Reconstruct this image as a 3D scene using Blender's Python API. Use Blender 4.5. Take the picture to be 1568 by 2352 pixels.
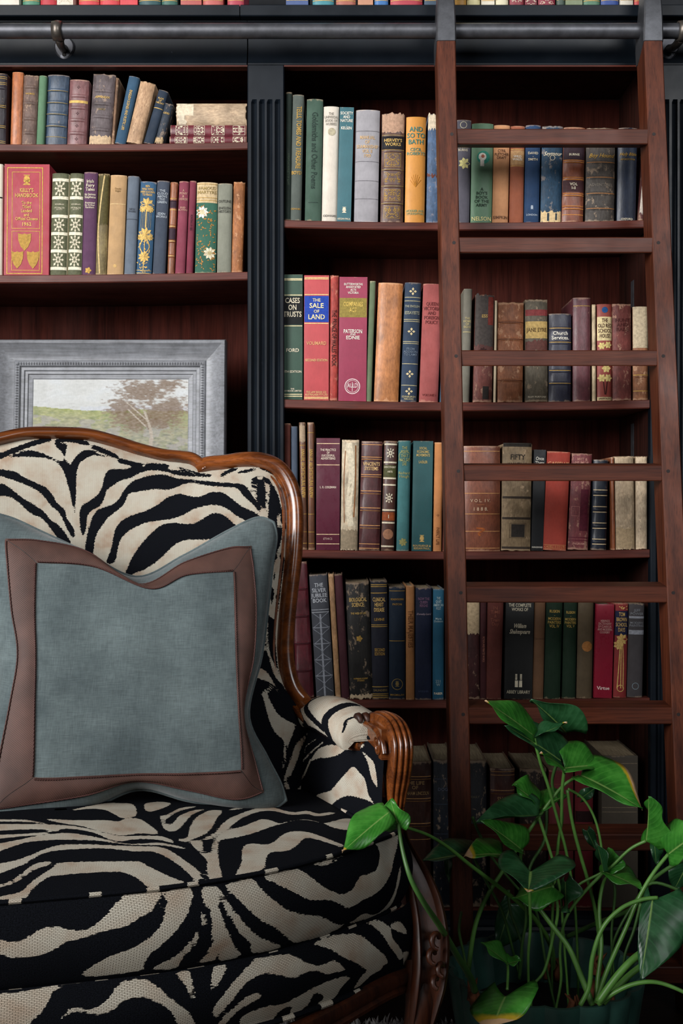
import bpy, bmesh, math, random
import numpy as np
from mathutils import Vector, Matrix, noise as mnoise

# ------------------------------------------------------------------ scene, camera, light
for o in list(bpy.data.objects):
    bpy.data.objects.remove(o, do_unlink=True)
scene = bpy.context.scene
col = scene.collection
CAM_H, CAM_D, FPX = 1.0, 2.6, 2600.0          # camera height, distance to the bookcase front, focal length in pixels

cam_d = bpy.data.cameras.new('camera')
cam_d.sensor_fit = 'VERTICAL'
cam_d.sensor_height = 36.0
cam_d.sensor_width = 24.0
cam_d.lens = FPX / 2352.0 * 36.0
cam_d.clip_start = 0.05
cam = bpy.data.objects.new('camera', cam_d)
col.objects.link(cam)
cam.location = (0, -CAM_D, CAM_H)
cam.rotation_euler = (math.pi / 2, 0, 0)
scene.camera = cam

world = bpy.data.worlds.new('world')
scene.world = world
world.use_nodes = True
bg = world.node_tree.nodes['Background']
bg.inputs[0].default_value = (0.75, 0.85, 1.0, 1)
bg.inputs[1].default_value = 0.02

def area(name, loc, target, sx, sy, power, colour, spread=180):
    l = bpy.data.lights.new(name, 'AREA')
    l.shape = 'RECTANGLE'; l.size = sx; l.size_y = sy
    l.energy = power; l.color = colour; l.spread = math.radians(spread)
    o = bpy.data.objects.new(name, l); col.objects.link(o)
    o.location = loc
    d = Vector(target) - Vector(loc)
    o.rotation_euler = d.to_track_quat('-Z', 'Y').to_euler()
    return o
area('window_daylight', (-2.1, -3.2, 2.65), (0.0, -0.2, 2.12), 2.0, 2.3, 35, (1.0, 0.985, 0.965), 64)
area('right_fill_light', (1.7, -3.8, 2.8), (0.2, -0.2, 2.1), 1.6, 1.5, 12, (0.97, 0.985, 1.0), 64)  # added weak fill from the right front, not a window
area('side_window_daylight', (-2.2, -2.5, 1.55), (-0.1, -1.1, 0.75), 1.1, 1.7, 22, (0.98, 0.99, 1.0), 100)

vs = scene.view_settings
vs.view_transform = 'Standard'
vs.look = 'None'
vs.gamma = 1.0
vs.use_curve_mapping = False
vs.exposure = 0.0

# ------------------------------------------------------------------ helpers
def lin(h):
    h = h.lstrip('#')
    v = [int(h[i:i + 2], 16) / 255 for i in (0, 2, 4)]
    return tuple(((c + .055) / 1.055) ** 2.4 if c > .04045 else c / 12.92 for c in v) + (1.0,)

def P(px, py, z):
    """point seen at photo position (px, py) at distance z from the lens plane"""
    return Vector(((px - 784) / FPX * z, z - CAM_D, CAM_H - (py - 1176) / FPX * z))

class MB:
    def __init__(self): self.v = []; self.f = []
    def add(self, vs, fs):
        n = len(self.v); self.v += [tuple(p) for p in vs]; self.f += [tuple(i + n for i in q) for q in fs]
    def box(self, x0, x1, y0, y1, z0, z1):
        self.add([(x, y, z) for x in (x0, x1) for y in (y0, y1) for z in (z0, z1)],
                 [(0, 1, 3, 2), (4, 6, 7, 5), (0, 4, 5, 1), (2, 3, 7, 6), (0, 2, 6, 4), (1, 5, 7, 3)])
    def grid(self, pts, closed_u=False, closed_v=False):
        """pts[i][j]"""
        n, m = len(pts), len(pts[0]); b = len(self.v)
        for r in pts: self.v += [tuple(p) for p in r]
        for i in range(n if closed_u else n - 1):
            for j in range(m if closed_v else m - 1):
                i2, j2 = (i + 1) % n, (j + 1) % m
                self.f.append((b + i * m + j, b + i2 * m + j, b + i2 * m + j2, b + i * m + j2))
    def tube(self, pts, radii, n=8, cap=True):
        pts = [Vector(p) for p in pts]
        rings = []
        up = Vector((.13, .27, .95))
        prev = None
        for i, p in enumerate(pts):
            t = (pts[min(i + 1, len(pts) - 1)] - pts[max(i - 1, 0)]).normalized()
            if prev is None:
                a = t.cross(up)
                if a.length < .05: a = t.cross(Vector((1, 0, 0)))
                a.normalize()
            else:
                a = (prev - t * prev.dot(t)).normalized()
            prev = a
            b2 = t.cross(a)
            r = radii[i] if hasattr(radii, '__len__') else radii
            rings.append([p + a * (r * math.cos(k * 2 * math.pi / n)) + b2 * (r * math.sin(k * 2 * math.pi / n)) for k in range(n)])
        b = len(self.v)
        self.grid(rings, closed_v=True)
        if cap:
            self.f.append(tuple(b + k for k in range(n)))
            e = b + (len(pts) - 1) * n
            self.f.append(tuple(e + k for k in reversed(range(n))))
    def mesh(self, name):
        m = bpy.data.meshes.new(name)
        m.from_pydata(self.v, [], self.f)
        m.update()
        return m
    def build(self, name, mat, parent=None, smooth=False, bevel=0, angle=None):
        m = self.mesh(name)
        return link(name, m, mat, parent, smooth, bevel, angle)

def fix_normals(m):
    bm = bmesh.new(); bm.from_mesh(m)
    bmesh.ops.recalc_face_normals(bm, faces=bm.faces)
    bm.to_mesh(m); bm.free()

def link(name, m, mat, parent=None, smooth=False, bevel=0, angle=None):
    fix_normals(m)
    o = bpy.data.objects.new(name, m)
    col.objects.link(o)
    if mat is not None: m.materials.append(mat)
    if smooth:
        m.polygons.foreach_set('use_smooth', [True] * len(m.polygons))
        if angle:
            m.set_sharp_from_angle(angle=angle)
    if parent is not None: o.parent = parent
    if bevel:
        b = o.modifiers.new('bevel', 'BEVEL'); b.width = bevel; b.segments = 2; b.limit_method = 'ANGLE'
    return o

def tag(o, label=None, cat=None, group=None, kind=None):
    if label: o['label'] = label
    if cat: o['category'] = cat
    if group: o['group'] = group
    if kind: o['kind'] = kind
    return o

def empty(name, loc=(0, 0, 0), label=None, cat=None, group=None):
    o = bpy.data.objects.new(name, None)
    o.empty_display_size = .05
    col.objects.link(o); o.location = loc
    return tag(o, label, cat, group)

def catmull(pts, n=6, closed=False):
    pts = [Vector(p) for p in pts]
    N = len(pts); out = []
    for i in range(N if closed else N - 1):
        if closed:
            p0, p1, p2, p3 = pts[i - 1], pts[i], pts[(i + 1) % N], pts[(i + 2) % N]
        else:
            p0, p1, p2, p3 = pts[max(i - 1, 0)], pts[i], pts[i + 1], pts[min(i + 2, N - 1)]
        for k in range(n):
            t = k / n
            out.append(.5 * ((2 * p1) + (p2 - p0) * t + (2 * p0 - 5 * p1 + 4 * p2 - p3) * t * t + (3 * p1 - p0 - 3 * p2 + p3) * t ** 3))
    if not closed: out.append(pts[-1])
    return out

# ------------------------------------------------------------------ materials
def nodemat(name):
    m = bpy.data.materials.new(name); m.use_nodes = True
    nt = m.node_tree
    return m, nt, nt.nodes['Principled BSDF']

def N(nt, typ, **kw):
    n = nt.nodes.new(typ)
    for k, v in kw.items(): setattr(n, k, v)
    return n

def mixcol(nt, fac, a, b, blend='MIX'):
    n = N(nt, 'ShaderNodeMix', data_type='RGBA', blend_type=blend)
    for i, s in ((0, fac), (6, a), (7, b)):
        if hasattr(s, 'is_linked'): nt.links.new(s, n.inputs[i])
        elif s is not None: n.inputs[i].default_value = s
    return n.outputs[2]

def ramp(nt, src, stops):
    r = N(nt, 'ShaderNodeValToRGB')
    els = r.color_ramp.elements
    while len(els) < len(stops): els.new(.5)
    for e, (p, c) in zip(els, stops):
        e.position = p; e.color = c if len(c) == 4 else tuple(c) + (1,)
    nt.links.new(src, r.inputs[0])
    return r.outputs[0]

def tex_noise(nt, vec, scale, detail=4, rough=.55, dist=0):
    n = N(nt, 'ShaderNodeTexNoise')
    n.inputs['Scale'].default_value = scale; n.inputs['Detail'].default_value = detail
    n.inputs['Roughness'].default_value = rough; n.inputs['Distortion'].default_value = dist
    if vec is not None: nt.links.new(vec, n.inputs['Vector'])
    return n.outputs['Fac']

def mapping(nt, vec, scale=(1, 1, 1), rot=(0, 0, 0)):
    n = N(nt, 'ShaderNodeMapping')
    n.inputs['Scale'].default_value = scale; n.inputs['Rotation'].default_value = rot
    nt.links.new(vec, n.inputs['Vector'])
    return n.outputs[0]

def bump(nt, h, strength, dist, bsdf):
    b = N(nt, 'ShaderNodeBump')
    b.inputs['Strength'].default_value = strength; b.inputs['Distance'].default_value = dist
    nt.links.new(h, b.inputs['Height']); nt.links.new(b.outputs[0], bsdf.inputs['Normal'])

W1, W0 = (1, 1, 1, 1), (0, 0, 0, 1)

def mat_wood(name, dark, light, axis='x', rough=.35, scale=1.0, spec=.5, coat=0):
    m, nt, b = nodemat(name)
    tc = N(nt, 'ShaderNodeTexCoord')
    s = [60, 60, 60]; s['xyz'.index(axis)] = 3.0
    v = mapping(nt, tc.outputs['Object'], tuple(k * scale for k in s))
    n1 = tex_noise(nt, v, 1.0, 6, .6, .6)
    n2 = tex_noise(nt, tc.outputs['Object'], 7, 3, .5)
    v3 = mapping(nt, tc.outputs['Object'], tuple((400 if k > 10 else 14) for k in s))
    n3 = tex_noise(nt, v3, 1.0, 2, .5)
    c = ramp(nt, n1, [(.3, lin(dark)), (.72, lin(light))])
    c = mixcol(nt, .45, c, ramp(nt, n2, [(.35, (.45, .42, .42, 1)), (.65, (1, 1, 1, 1))]), 'MULTIPLY')
    c = mixcol(nt, .5, c, ramp(nt, n3, [(.32, (.35, .3, .3, 1)), (.5, W1)]), 'MULTIPLY')
    nt.links.new(c, b.inputs['Base Color'])
    r = ramp(nt, n2, [(.3, (rough * 1.25,) * 3), (.7, (rough * .8,) * 3)])
    nt.links.new(r, b.inputs['Roughness'])
    b.inputs['Specular IOR Level'].default_value = spec
    b.inputs['Coat Weight'].default_value = coat; b.inputs['Coat Roughness'].default_value = .15
    bump(nt, n3, .12, .0006, b)
    return m

def mat_plain(name, hexc, rough=.5, metal=0, var=.25, nscale=30, bumpv=.0, bscale=200, spec=.5):
    m, nt, b = nodemat(name)
    tc = N(nt, 'ShaderNodeTexCoord')
    n = tex_noise(nt, tc.outputs['Object'], nscale, 5, .6)
    c0 = lin(hexc)
    c = ramp(nt, n, [(.3, tuple(k * (1 - var) for k in c0[:3])), (.7, tuple(min(1, k * (1 + var)) for k in c0[:3]))])
    nt.links.new(c, b.inputs['Base Color'])
    b.inputs['Roughness'].default_value = rough
    b.inputs['Metallic'].default_value = metal
    b.inputs['Specular IOR Level'].default_value = spec
    if bumpv:
        n2 = tex_noise(nt, tc.outputs['Object'], bscale, 3, .6)
        bump(nt, n2, bumpv, .001, b)
    return m

def mat_paint(name):
    m, nt, b = nodemat(name)
    tc = N(nt, 'ShaderNodeTexCoord')
    n = tex_noise(nt, tc.outputs['Object'], 6, 5, .6)
    n2 = tex_noise(nt, mapping(nt, tc.outputs['Object'], (180, 180, 60)), 1, 2, .5)
    c = ramp(nt, n, [(.3, lin('090e14')), (.7, lin('0f161e'))])
    c = mixcol(nt, ramp(nt, n2, [(.78, W0), (.82, W1)]), c, lin('39404a'))
    nt.links.new(c, b.inputs['Base Color'])
    nt.links.new(ramp(nt, n, [(.3, (.33,) * 3), (.7, (.5,) * 3)]), b.inputs['Roughness'])
    b.inputs['Specular IOR Level'].default_value = .22
    bump(nt, tex_noise(nt, mapping(nt, tc.outputs['Object'], (90, 90, 25)), 1, 3), .08, .001, b)
    return m

M = {}
M['paint'] = mat_paint('black_paint')
M['mahogany'] = mat_wood('dark_mahogany', '3f1b15', '6a352a', 'x', .46, 1, .3)
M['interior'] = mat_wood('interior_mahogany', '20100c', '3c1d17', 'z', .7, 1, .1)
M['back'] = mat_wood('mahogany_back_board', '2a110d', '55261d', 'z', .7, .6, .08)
M['ladder'] = mat_wood('ladder_mahogany', '3a190e', '64331f', 'z', .46, 1, .28)
M['rung'] = mat_wood('rung_mahogany', '37180e', '5c2e1d', 'x', .46, 1, .28)
M['walnut'] = mat_wood('polished_walnut', '3c1a09', '8a4b20', 'x', .26, .8, .5, .35)
M['walnut_dark'] = mat_wood('dark_walnut', '231008', '4a2412', 'z', .46, .8, .35, .05)
M['iron'] = mat_plain('dull_iron', '55565b', .45, .7, .25, 40, .1, 150)
M['pewter'] = mat_plain('pewter', '4b4c50', .45, .7, .25, 35, .15, 180)
M['bronze'] = mat_plain('aged_bronze', '6a635c', .4, .8, .3, 60, .1, 200)
M['dark_metal'] = mat_plain('dark_screw_metal', '1d1b1b', .5, .6)
M['hole'] = mat_plain('dark_plug', '1a0d0a', .7)
# ------------------------------------------------------------------ room shell
def struct(name, mb, mat, **k):
    return tag(mb.build(name, mat, **k), kind='structure')
def mat_floor():
    return mat_wood('dark_floor_boards', '150c08', '2c1a11', 'x', .4)
M['floor'] = mat_floor()
fl = MB(); fl.box(-3.2, 3.2, -4.6, .40, -.04, -.004)
floor = struct('floor', fl, mat_plain('floor_joint', '080504', .7))
for i in range(13):
    for j in range(3):
        m = MB()
        y0 = -2.0 + i * .18; x0 = -3.2 + j * 2.2 + (i % 2) * .7 - .4
        m.box(max(x0, -3.2) + .001, min(x0 + 2.2, 3.2) - .001, y0 + .001, y0 + .179, -.006, 0)
        m.build('plank', M['floor'], floor)
wl = MB(); wl.box(-3.2, 3.2, .36, .40, 0, 3.2)
struct('wall_back', wl, mat_plain('dark_wall', '23262b', .8))

# ------------------------------------------------------------------ bookcases
PX = .001                                            # on the bookcase front one photo pixel is one millimetre
def fx(px): return (px - 784) * PX
def fz(py): return (2176 - py) * PX

def shelf_fn(x0, x1, zl, zm, zr):
    def f(x):
        t = (x - x0) / (x1 - x0)
        return zl * (1 - t) * (1 - 2 * t) + zm * 4 * t * (1 - t) + zr * t * (2 * t - 1)
    return f

def make_shelf(root, pxl, pxr, yl, ym, yr, thick):
    x0, x1 = fx(pxl), fx(pxr)
    # shelf nose sits 6 mm behind the face frame
    k = 2.606 / 2.6
    zz = [CAM_H - (y - 1176) * PX * k for y in (yl, ym, yr)]
    f = shelf_fn(x0, x1, *zz)
    m = MB(); rows = []
    t = thick * PX
    prof = [(.006, -.0015), (.0075, 0), (.305, 0), (.305, -t), (.0085, -t), (.006, -t + .0025)]
    n = 16
    for i in range(n + 1):
        x = x0 + (x1 - x0) * i / n
        rows.append([(x, p[0], f(x) + p[1]) for p in prof])
    m.grid(rows, closed_v=True)
    m.f.append(tuple(range(6))); m.f.append(tuple(n * 6 + k2 for k2 in reversed(range(6))))
    m.build('shelf', M['mahogany'], root)
    return f

def pilaster(root, pxl, pxr, ytop=150, flutes=()):
    """fluted upright: flat ground with round-ended grooves cut into it"""
    x0, x1 = fx(pxl), fx(pxr); zt, zb = fz(ytop), .10
    m = MB()
    cols = [x0 + .002]
    gw = .0065
    for p in flutes: cols += [fx(p) - gw, fx(p) - gw * .55, fx(p), fx(p) + gw * .55, fx(p) + gw]
    cols += [x1 - .002]
    dep = [0] + [0, .007, .010, .007, 0] * len(flutes) + [0]
    zs = [zb, fz(2000), fz(2000) + .006, fz(228) - .007, fz(228), zt]
    on = [0, 0, 1, 1, 0, 0]
    rows = []
    for z, k in zip(zs, on):
        r = [(x0, .022, z), (x0, .002, z)]
        r += [(c, d * k, z) for c, d in zip(cols, dep)]
        r += [(x1, .002, z), (x1, .022, z)]
        rows.append(r)
    m.grid(rows)
    m.box(x0, x1, .020, .024, zb, zt)
    return m.build('pilaster', M['paint'], root)

def carcass(root, pxl, pxr, left_wall=True, right_wall=True):
    """boards behind the face frame: the bay is a little wider than its opening"""
    x0, x1 = fx(pxl) - .012, fx(pxr) + .004
    zt, zb = fz(118), fz(2092)
    n = 3
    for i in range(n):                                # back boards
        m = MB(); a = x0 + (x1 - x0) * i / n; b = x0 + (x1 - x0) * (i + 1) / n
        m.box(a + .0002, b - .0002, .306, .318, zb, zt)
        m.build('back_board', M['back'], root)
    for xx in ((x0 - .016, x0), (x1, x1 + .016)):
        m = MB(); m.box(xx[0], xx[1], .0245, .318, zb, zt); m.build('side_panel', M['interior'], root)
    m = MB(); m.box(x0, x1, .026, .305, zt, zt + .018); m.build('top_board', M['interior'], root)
    m = MB(); m.box(x0, x1, .008, .305, zb - .02, zb); m.build('bottom_board', M['mahogany'], root)

def profile_x(root, name, pxl, pxr, prof, mat, smooth=False):
    """mouldings running along x; prof is (y, z)"""
    m = MB(); n = len(prof)
    m.grid([[(fx(pxl), y, z) for y, z in prof], [(fx(pxr), y, z) for y, z in prof]], closed_v=True)
    m.f.append(tuple(range(n))); m.f.append(tuple(2 * n - 1 - k for k in range(n)))
    return m.build(name, mat, root, smooth=smooth, angle=.6)

def face(root, pxl, pxr, cl, cr, crop=1.0):
    # frieze board behind the ladder rail, slightly hollow
    z0, z1 = fz(149), fz(48)
    prof = [(.03, z0), (.0, z0), (-.001, z0 + .004)]
    for k in range(9):
        t = k / 8
        prof.append((.004 + .008 * math.sin(math.pi * t), z0 + .008 + (z1 - z0 - .012) * t))
    prof += [(.03, z1)]
    profile_x(root, 'frieze', pxl + .8, pxr - .8, prof, M['paint'], True)
    # bare wood lip under the frieze
    profile_x(root, 'frieze_lip', cl, cr, [(.026, z0 - .0035), (.0015, z0 - .0035), (.0005, z0 - .0005), (.026, z0 - .0005)], M['mahogany'])
    # bed moulding and ledge
    zl = CAM_H + (1176 - 8) * PX * 2.572 / 2.6
    prof = [(.03, z1 - .003), (-.002, z1 - .003), (-.004, z1 + .002), (-.012, z1 + .004), (-.014, z1 + .008), (-.020, z1 + .009), (-.022, z1 + .013),
            (.03, z1 + .013)]
    profile_x(root, 'bed_moulding', pxl, pxr, prof, M['paint'])
    prof = [(.35, zl - .002), (-.026, zl - .002), (-.028, zl - .004), (-.028, zl - .026), (-.026, zl - .028), (.35, zl - .028)]
    profile_x(root, 'ledge', pxl - 14, pxr - 15, prof, M['paint'])
    # plinth mouldings at the foot
    zb = fz(2092)
    prof = [(.03, 0), (-.03, 0), (-.03, .05), (-.026, .056), (-.018, .058), (-.016, .070), (-.008, .074), (-.004, zb - .022), (-.012, zb - .018), (-.012, zb - .006), (.006, zb - .002), (.03, zb - .002)]
    profile_x(root, 'plinth', pxl, pxr, prof, M['paint'])

LB = empty('bookcase', (fx(150), .16, 0), 'black bookcase bay holding the landscape painting, behind the armchair', 'bookcase')
RB = empty('bookcase', (fx(1070), .16, 0), 'black bookcase with fluted pilasters and five book rows, behind the ladder', 'bookcase')
for root, l, r in ((LB, -270, 568), (RB, 652, 1493)):
    root_inv = Matrix.Translation(-root.location)
    pre = set(o.name for o in bpy.data.objects)
    carcass(root, l, r)
    if root is LB:
        face(root, -356, 567, l, r); pilaster(root, -356, -272, 150, (-341, -323, -305, -287))
        SH_L1 = make_shelf(root, l, r, 328, 331, 326, 17)
        SH_L2 = make_shelf(root, l, r, 630, 631, 624, 19)
        SH_L3 = make_shelf(root, l, r, 1126, 1130, 1126, 19)
        make_shelf(root, l, r, 1500, 1504, 1500, 19)
        m = MB(); m.box(fx(l), fx(r), .03, .30, .10, .101)
    else:
        face(root, 568, 1590, l, r); pilaster(root, 568, 652, 150, (583, 601, 619, 637)); pilaster(root, 1494, 1590, 150, (1512, 1530, 1549, 1567))
        SH_R = [make_shelf(root, l, r, 505, 511, 505, 18), make_shelf(root, l, r, 917, 924, 918, 20),
                make_shelf(root, l, r, 1262, 1267, 1262, 19), make_shelf(root, l, r, 1605, 1609, 1603, 19)]
        SH_R5 = lambda x: fz(2092) + .0005
    for o in bpy.data.objects:
        if o.name not in pre:
            o.matrix_parent_inverse = Matrix.Translation(-root.location)
# small fittings on the side wall of the tall case: metal shelf strips
for yy in (650, 1000):
    m = MB(); m.box(fx(1495.4), fx(1496.6), .16, .185, fz(yy + 60), fz(yy - 40))
    o = m.build('shelf_strip', M['iron'], RB); o.matrix_parent_inverse = Matrix.Translation(-RB.location)
m = MB(); m.box(fx(1000), fx(1400), .303, .306, fz(231), fz(228))
o = m.build('back_batten', M['mahogany'], RB); o.matrix_parent_inverse = Matrix.Translation(-RB.location)

# ------------------------------------------------------------------ ladder rail
RAIL_Y, RAIL_Z, RAIL_R = -.075, CAM_H + (1176 - 71) / FPX * 2.525, .0168
rail = empty('ladder_rail', (0, RAIL_Y, RAIL_Z), 'dark iron pipe rail running along the top of the bookcases', 'rail')
m = MB(); m.tube([(x * .1 - 1.3, 0, 0) for x in range(0, 27)], RAIL_R, 20)
m.build('pipe', M['iron'], rail, smooth=True, angle=.9)
for bx in (133, 1566):
    X = (bx - 784) / FPX * 2.525
    br = empty('bracket', (X, 0, 0)); br.parent = rail
    # ring round the pipe
    m = MB()
    ring = []
    for k in range(20):
        a = k * 2 * math.pi / 20
        ring.append([(-.0095, (RAIL_R + .0005) * math.cos(a), (RAIL_R + .0005) * math.sin(a)), (-.011, (RAIL_R + .004) * math.cos(a), (RAIL_R + .004) * math.sin(a)),
                     (0, (RAIL_R + .0055) * math.cos(a), (RAIL_R + .0055) * math.sin(a)), (.011, (RAIL_R + .004) * math.cos(a), (RAIL_R + .004) * math.sin(a)), (.0095, (RAIL_R + .0005) * math.cos(a), (RAIL_R + .0005) * math.sin(a))])
    m.grid(ring, closed_u=True)
    m.build('ring', M['bronze'], br, smooth=True)
    # arm from the ring back to the plate
    m = MB()
    m.tube(catmull([(.0, .012, -.012), (-.002, .03, -.016), (-.004, .055, -.014), (-.006, .078, -.008)], 4), [.011, .0105, .010, .0095, .009, .009, .0085, .0085, .0085, .0085, .009, .0095, .010], 12)
    m.build('arm', M['bronze'], br, smooth=True)
    # tear-shaped back plate against the frieze
    m = MB()
    out = []
    for k in range(28):
        a = k * 2 * math.pi / 28
        x = .0235 * math.sin(a); z = -.031 * math.cos(a)
        if math.cos(a) > 0: x *= (1 - .30 * math.cos(a) ** 2)
        else: z *= .8
        out.append((x, z))
    y1 = .0885
    fr = [[(x * s - .006, y, -.002 + z * s) for x, z in out] for s, y in ((1, y1), (1, y1 - .005), (.86, y1 - .0085), (.5, y1 - .009), (.02, y1 - .009))]
    m.grid(fr, closed_v=True)
    m.build('back_plate', M['iron'], br, smooth=True, angle=.7)
    m = MB(); m.tube([(-.006, y1 - .0115, -.021), (-.006, y1 - .006, -.021)], .0042, 12)
    m.build('screw', M['dark_metal'], br)
# ------------------------------------------------------------------ ladder
T_L, Z0_L = .123, 2.359
def lad_z(Z): return Z0_L - T_L * (1 - Z)             # distance of the ladder's front face at height Z
def lad_Z(py):
    q = (py - 1176) / FPX
    return 1 - q * Z0_L / (1 + T_L * q)
ladder = empty('library_ladder', (.463, -.3, 0), 'mahogany library ladder with pewter hooks leaning on the iron rail', 'ladder')
PI_L = Matrix.Translation(-ladder.location)
def lad(o): o.parent = ladder; o.matrix_parent_inverse = PI_L; return o
def xin(Z): return .2605 + (.252 - .2605) * (Z - .57) / 1.25
ZCAP = lad_Z(92)
SD = .068
for s, off, w in ((-1, 0, -.0408), (1, .4140, .0408)):
    rows = []
    for Z in (0, .5, 1.0, 1.5, ZCAP):
        xi = xin(Z) + off; y = lad_z(Z) - CAM_D
        a, b = sorted((xi, xi + w)); e = .0022
        rows.append([(a, y + e, Z), (a + e, y, Z), (b - e, y, Z), (b, y + e, Z), (b, y + SD - e, Z), (b - e, y + SD, Z), (a + e, y + SD, Z), (a, y + SD - e, Z)])
    m = MB(); m.grid(rows, closed_v=True); m.f += [tuple(range(8)), tuple(39 - k for k in range(8))]
    lad(m.build('stile', M['ladder']))
    # pewter hook: sleeve over the stile end, running up over the pipe
    rows = []
    for k, (Z, gx, y0, y1) in enumerate(((ZCAP - .034, .0012, SD - .012, SD + .0015), (ZCAP - .001, .0014, -.0016, SD + .0015), (ZCAP + .03, .001, -.002, SD), (ZCAP + .07, -.0005, -.001, SD - .01), (ZCAP + .105, -.002, .004, SD - .016), (ZCAP + .14, -.004, .012, SD - .02), (ZCAP + .165, -.006, .024, SD - .026))):
        xi = xin(min(Z, ZCAP)) + off; yb = lad_z(min(Z, ZCAP)) - CAM_D
        a, b = sorted((xi, xi + w)); a -= gx; b += gx
        rows.append([(a, yb + y0 + .003, Z), (a + .003, yb + y0, Z), (b - .003, yb + y0, Z), (b, yb + y0 + .003, Z), (b, yb + y1, Z), (a, yb + y1, Z)])
    m = MB(); m.grid(rows, closed_v=True); m.f += [tuple(range(6)), tuple(41 - k for k in range(6))]
    hook = lad(m.build('hook', M['pewter'], smooth=True, angle=.5))
RT, RDEP = .0335, .056
for py in (295, 544, 804, 1068, 1347, 1626, 1917, 2222):
    Zt = lad_Z(py); y = lad_z(Zt) - CAM_D + .0015
    x0, x1 = xin(Zt) - .0004, xin(Zt) + .4144
    m = MB()
    tilt = .006                                       # tread falls towards the front
    pr = [(0, -.002), (.0015, 0), (RDEP, tilt), (RDEP, tilt - RT + .004), (.0015, -RT), (0, -RT + .002)]
    m.grid([[(x0, y + a, Zt + b) for a, b in pr], [(x1, y + a, Zt + b) for a, b in pr]], closed_v=True)
    m.f += [tuple(range(6)), tuple(11 - k for k in range(6))]
    lad(m.build('rung', M['rung']))
    for xx in (x0 - .012, x1 + .012):
        m = MB(); yp = lad_z(Zt - .013) - CAM_D; m.tube([(xx, yp - .0007, Zt - .013), (xx, yp + .003, Zt - .013)], .0038, 10)
        lad(m.build('dowel_plug', M['hole']))
# ------------------------------------------------------------------ books
_bm = {}
def mat_book(hexc, kind):
    key = (hexc, kind)
    if key in _bm: return _bm[key]
    m, nt, b = nodemat({'c': 'cloth_', 'l': 'leather_', 'w': 'worn_leather_', 'p': 'paper_', 'g': 'glossy_'}[kind] + hexc)
    tc = N(nt, 'ShaderNodeTexCoord')
    info = N(nt, 'ShaderNodeObjectInfo')
    off = N(nt, 'ShaderNodeVectorMath', operation='MULTIPLY_ADD')
    nt.links.new(tc.outputs['Object'], off.inputs[0]); off.inputs[1].default_value = (1, 1, 1)
    sc = N(nt, 'ShaderNodeVectorMath', operation='SCALE'); sc.inputs[0].default_value = (7, 3, 5)
    nt.links.new(info.outputs['Random'], sc.inputs['Scale'])
    nt.links.new(sc.outputs[0], off.inputs[2])
    v = off.outputs[0]
    c0 = lin(hexc)
    g0 = (c0[0] + c0[1] + c0[2]) / 3
    c0 = tuple(q * .9 + g0 * .1 for q in c0[:3]) + (1,)
    def sh(k, add=0): return tuple(min(1, max(0, q * k + add)) for q in c0[:3]) + (1,)
    n_big = tex_noise(nt, v, 22, 4, .6)
    n_fine = tex_noise(nt, mapping(nt, v, (260, 260, 90)), 1, 4, .65)
    lo, hi = {'c': (.82, 1.14), 'l': (.62, 1.22), 'w': (.55, 1.25), 'p': (.9, 1.06), 'g': (.92, 1.08)}[kind]
    c = ramp(nt, n_big, [(.3, sh(lo)), (.7, sh(hi))])
    if kind in 'lw':
        c = mixcol(nt, .7, c, ramp(nt, n_fine, [(.35, (.55, .5, .48, 1)), (.6, W1)]), 'MULTIPLY')
    else:
        c = mixcol(nt, .5, c, ramp(nt, n_fine, [(.3, (.82, .82, .82, 1)), (.6, W1)]), 'MULTIPLY')
    lum = (c0[0] + c0[1] + c0[2]) / 3
    tan = tuple(.55 * a + .45 * min(1, q * 1.6 + .05) for a, q in zip((.36, .24, .14), c0[:3])) + (1,)
    # rubbed patches and rubbed ends with an outline of their own
    n_w = tex_noise(nt, mapping(nt, v, (70, 70, 40)), 1, 6, .7)
    lim = {'c': .70, 'l': .66, 'w': .57, 'p': .74, 'g': .9}[kind]
    c = mixcol(nt, ramp(nt, n_w, [(lim, W0), (lim + .06, (.8, .8, .8, 1))]), c, tan)
    sp = N(nt, 'ShaderNodeSeparateXYZ'); nt.links.new(tc.outputs['Generated'], sp.inputs[0])
    e = N(nt, 'ShaderNodeMath', operation='SUBTRACT'); nt.links.new(sp.outputs[2], e.inputs[0]); e.inputs[1].default_value = .5
    e2 = N(nt, 'ShaderNodeMath', operation='ABSOLUTE'); nt.links.new(e.outputs[0], e2.inputs[0])
    e3 = N(nt, 'ShaderNodeMath', operation='MULTIPLY_ADD'); nt.links.new(n_w, e3.inputs[0]); e3.inputs[1].default_value = .09; nt.links.new(e2.outputs[0], e3.inputs[2])
    el = {'c': .532, 'l': .528, 'w': .518, 'p': .545, 'g': .56}[kind]
    c = mixcol(nt, ramp(nt, e3.outputs[0], [(el, W0), (el + .012, (.75, .75, .75, 1))]), c, tan)
    nt.links.new(c, b.inputs['Base Color'])
    rg = {'c': .72, 'l': .42, 'w': .55, 'p': .5, 'g': .28}[kind]
    nt.links.new(ramp(nt, n_w, [(.3, (rg * .85,) * 3), (.7, (min(1, rg * 1.25),) * 3)]), b.inputs['Roughness'])
    b.inputs['Specular IOR Level'].default_value = {'c': .25, 'l': .45, 'w': .3, 'p': .35, 'g': .5}[kind]
    bs = {'c': .25, 'l': .35, 'w': .6, 'p': .08, 'g': .05}[kind]
    bump(nt, n_fine, bs, .001, b)
    _bm[key] = m
    return m

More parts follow.
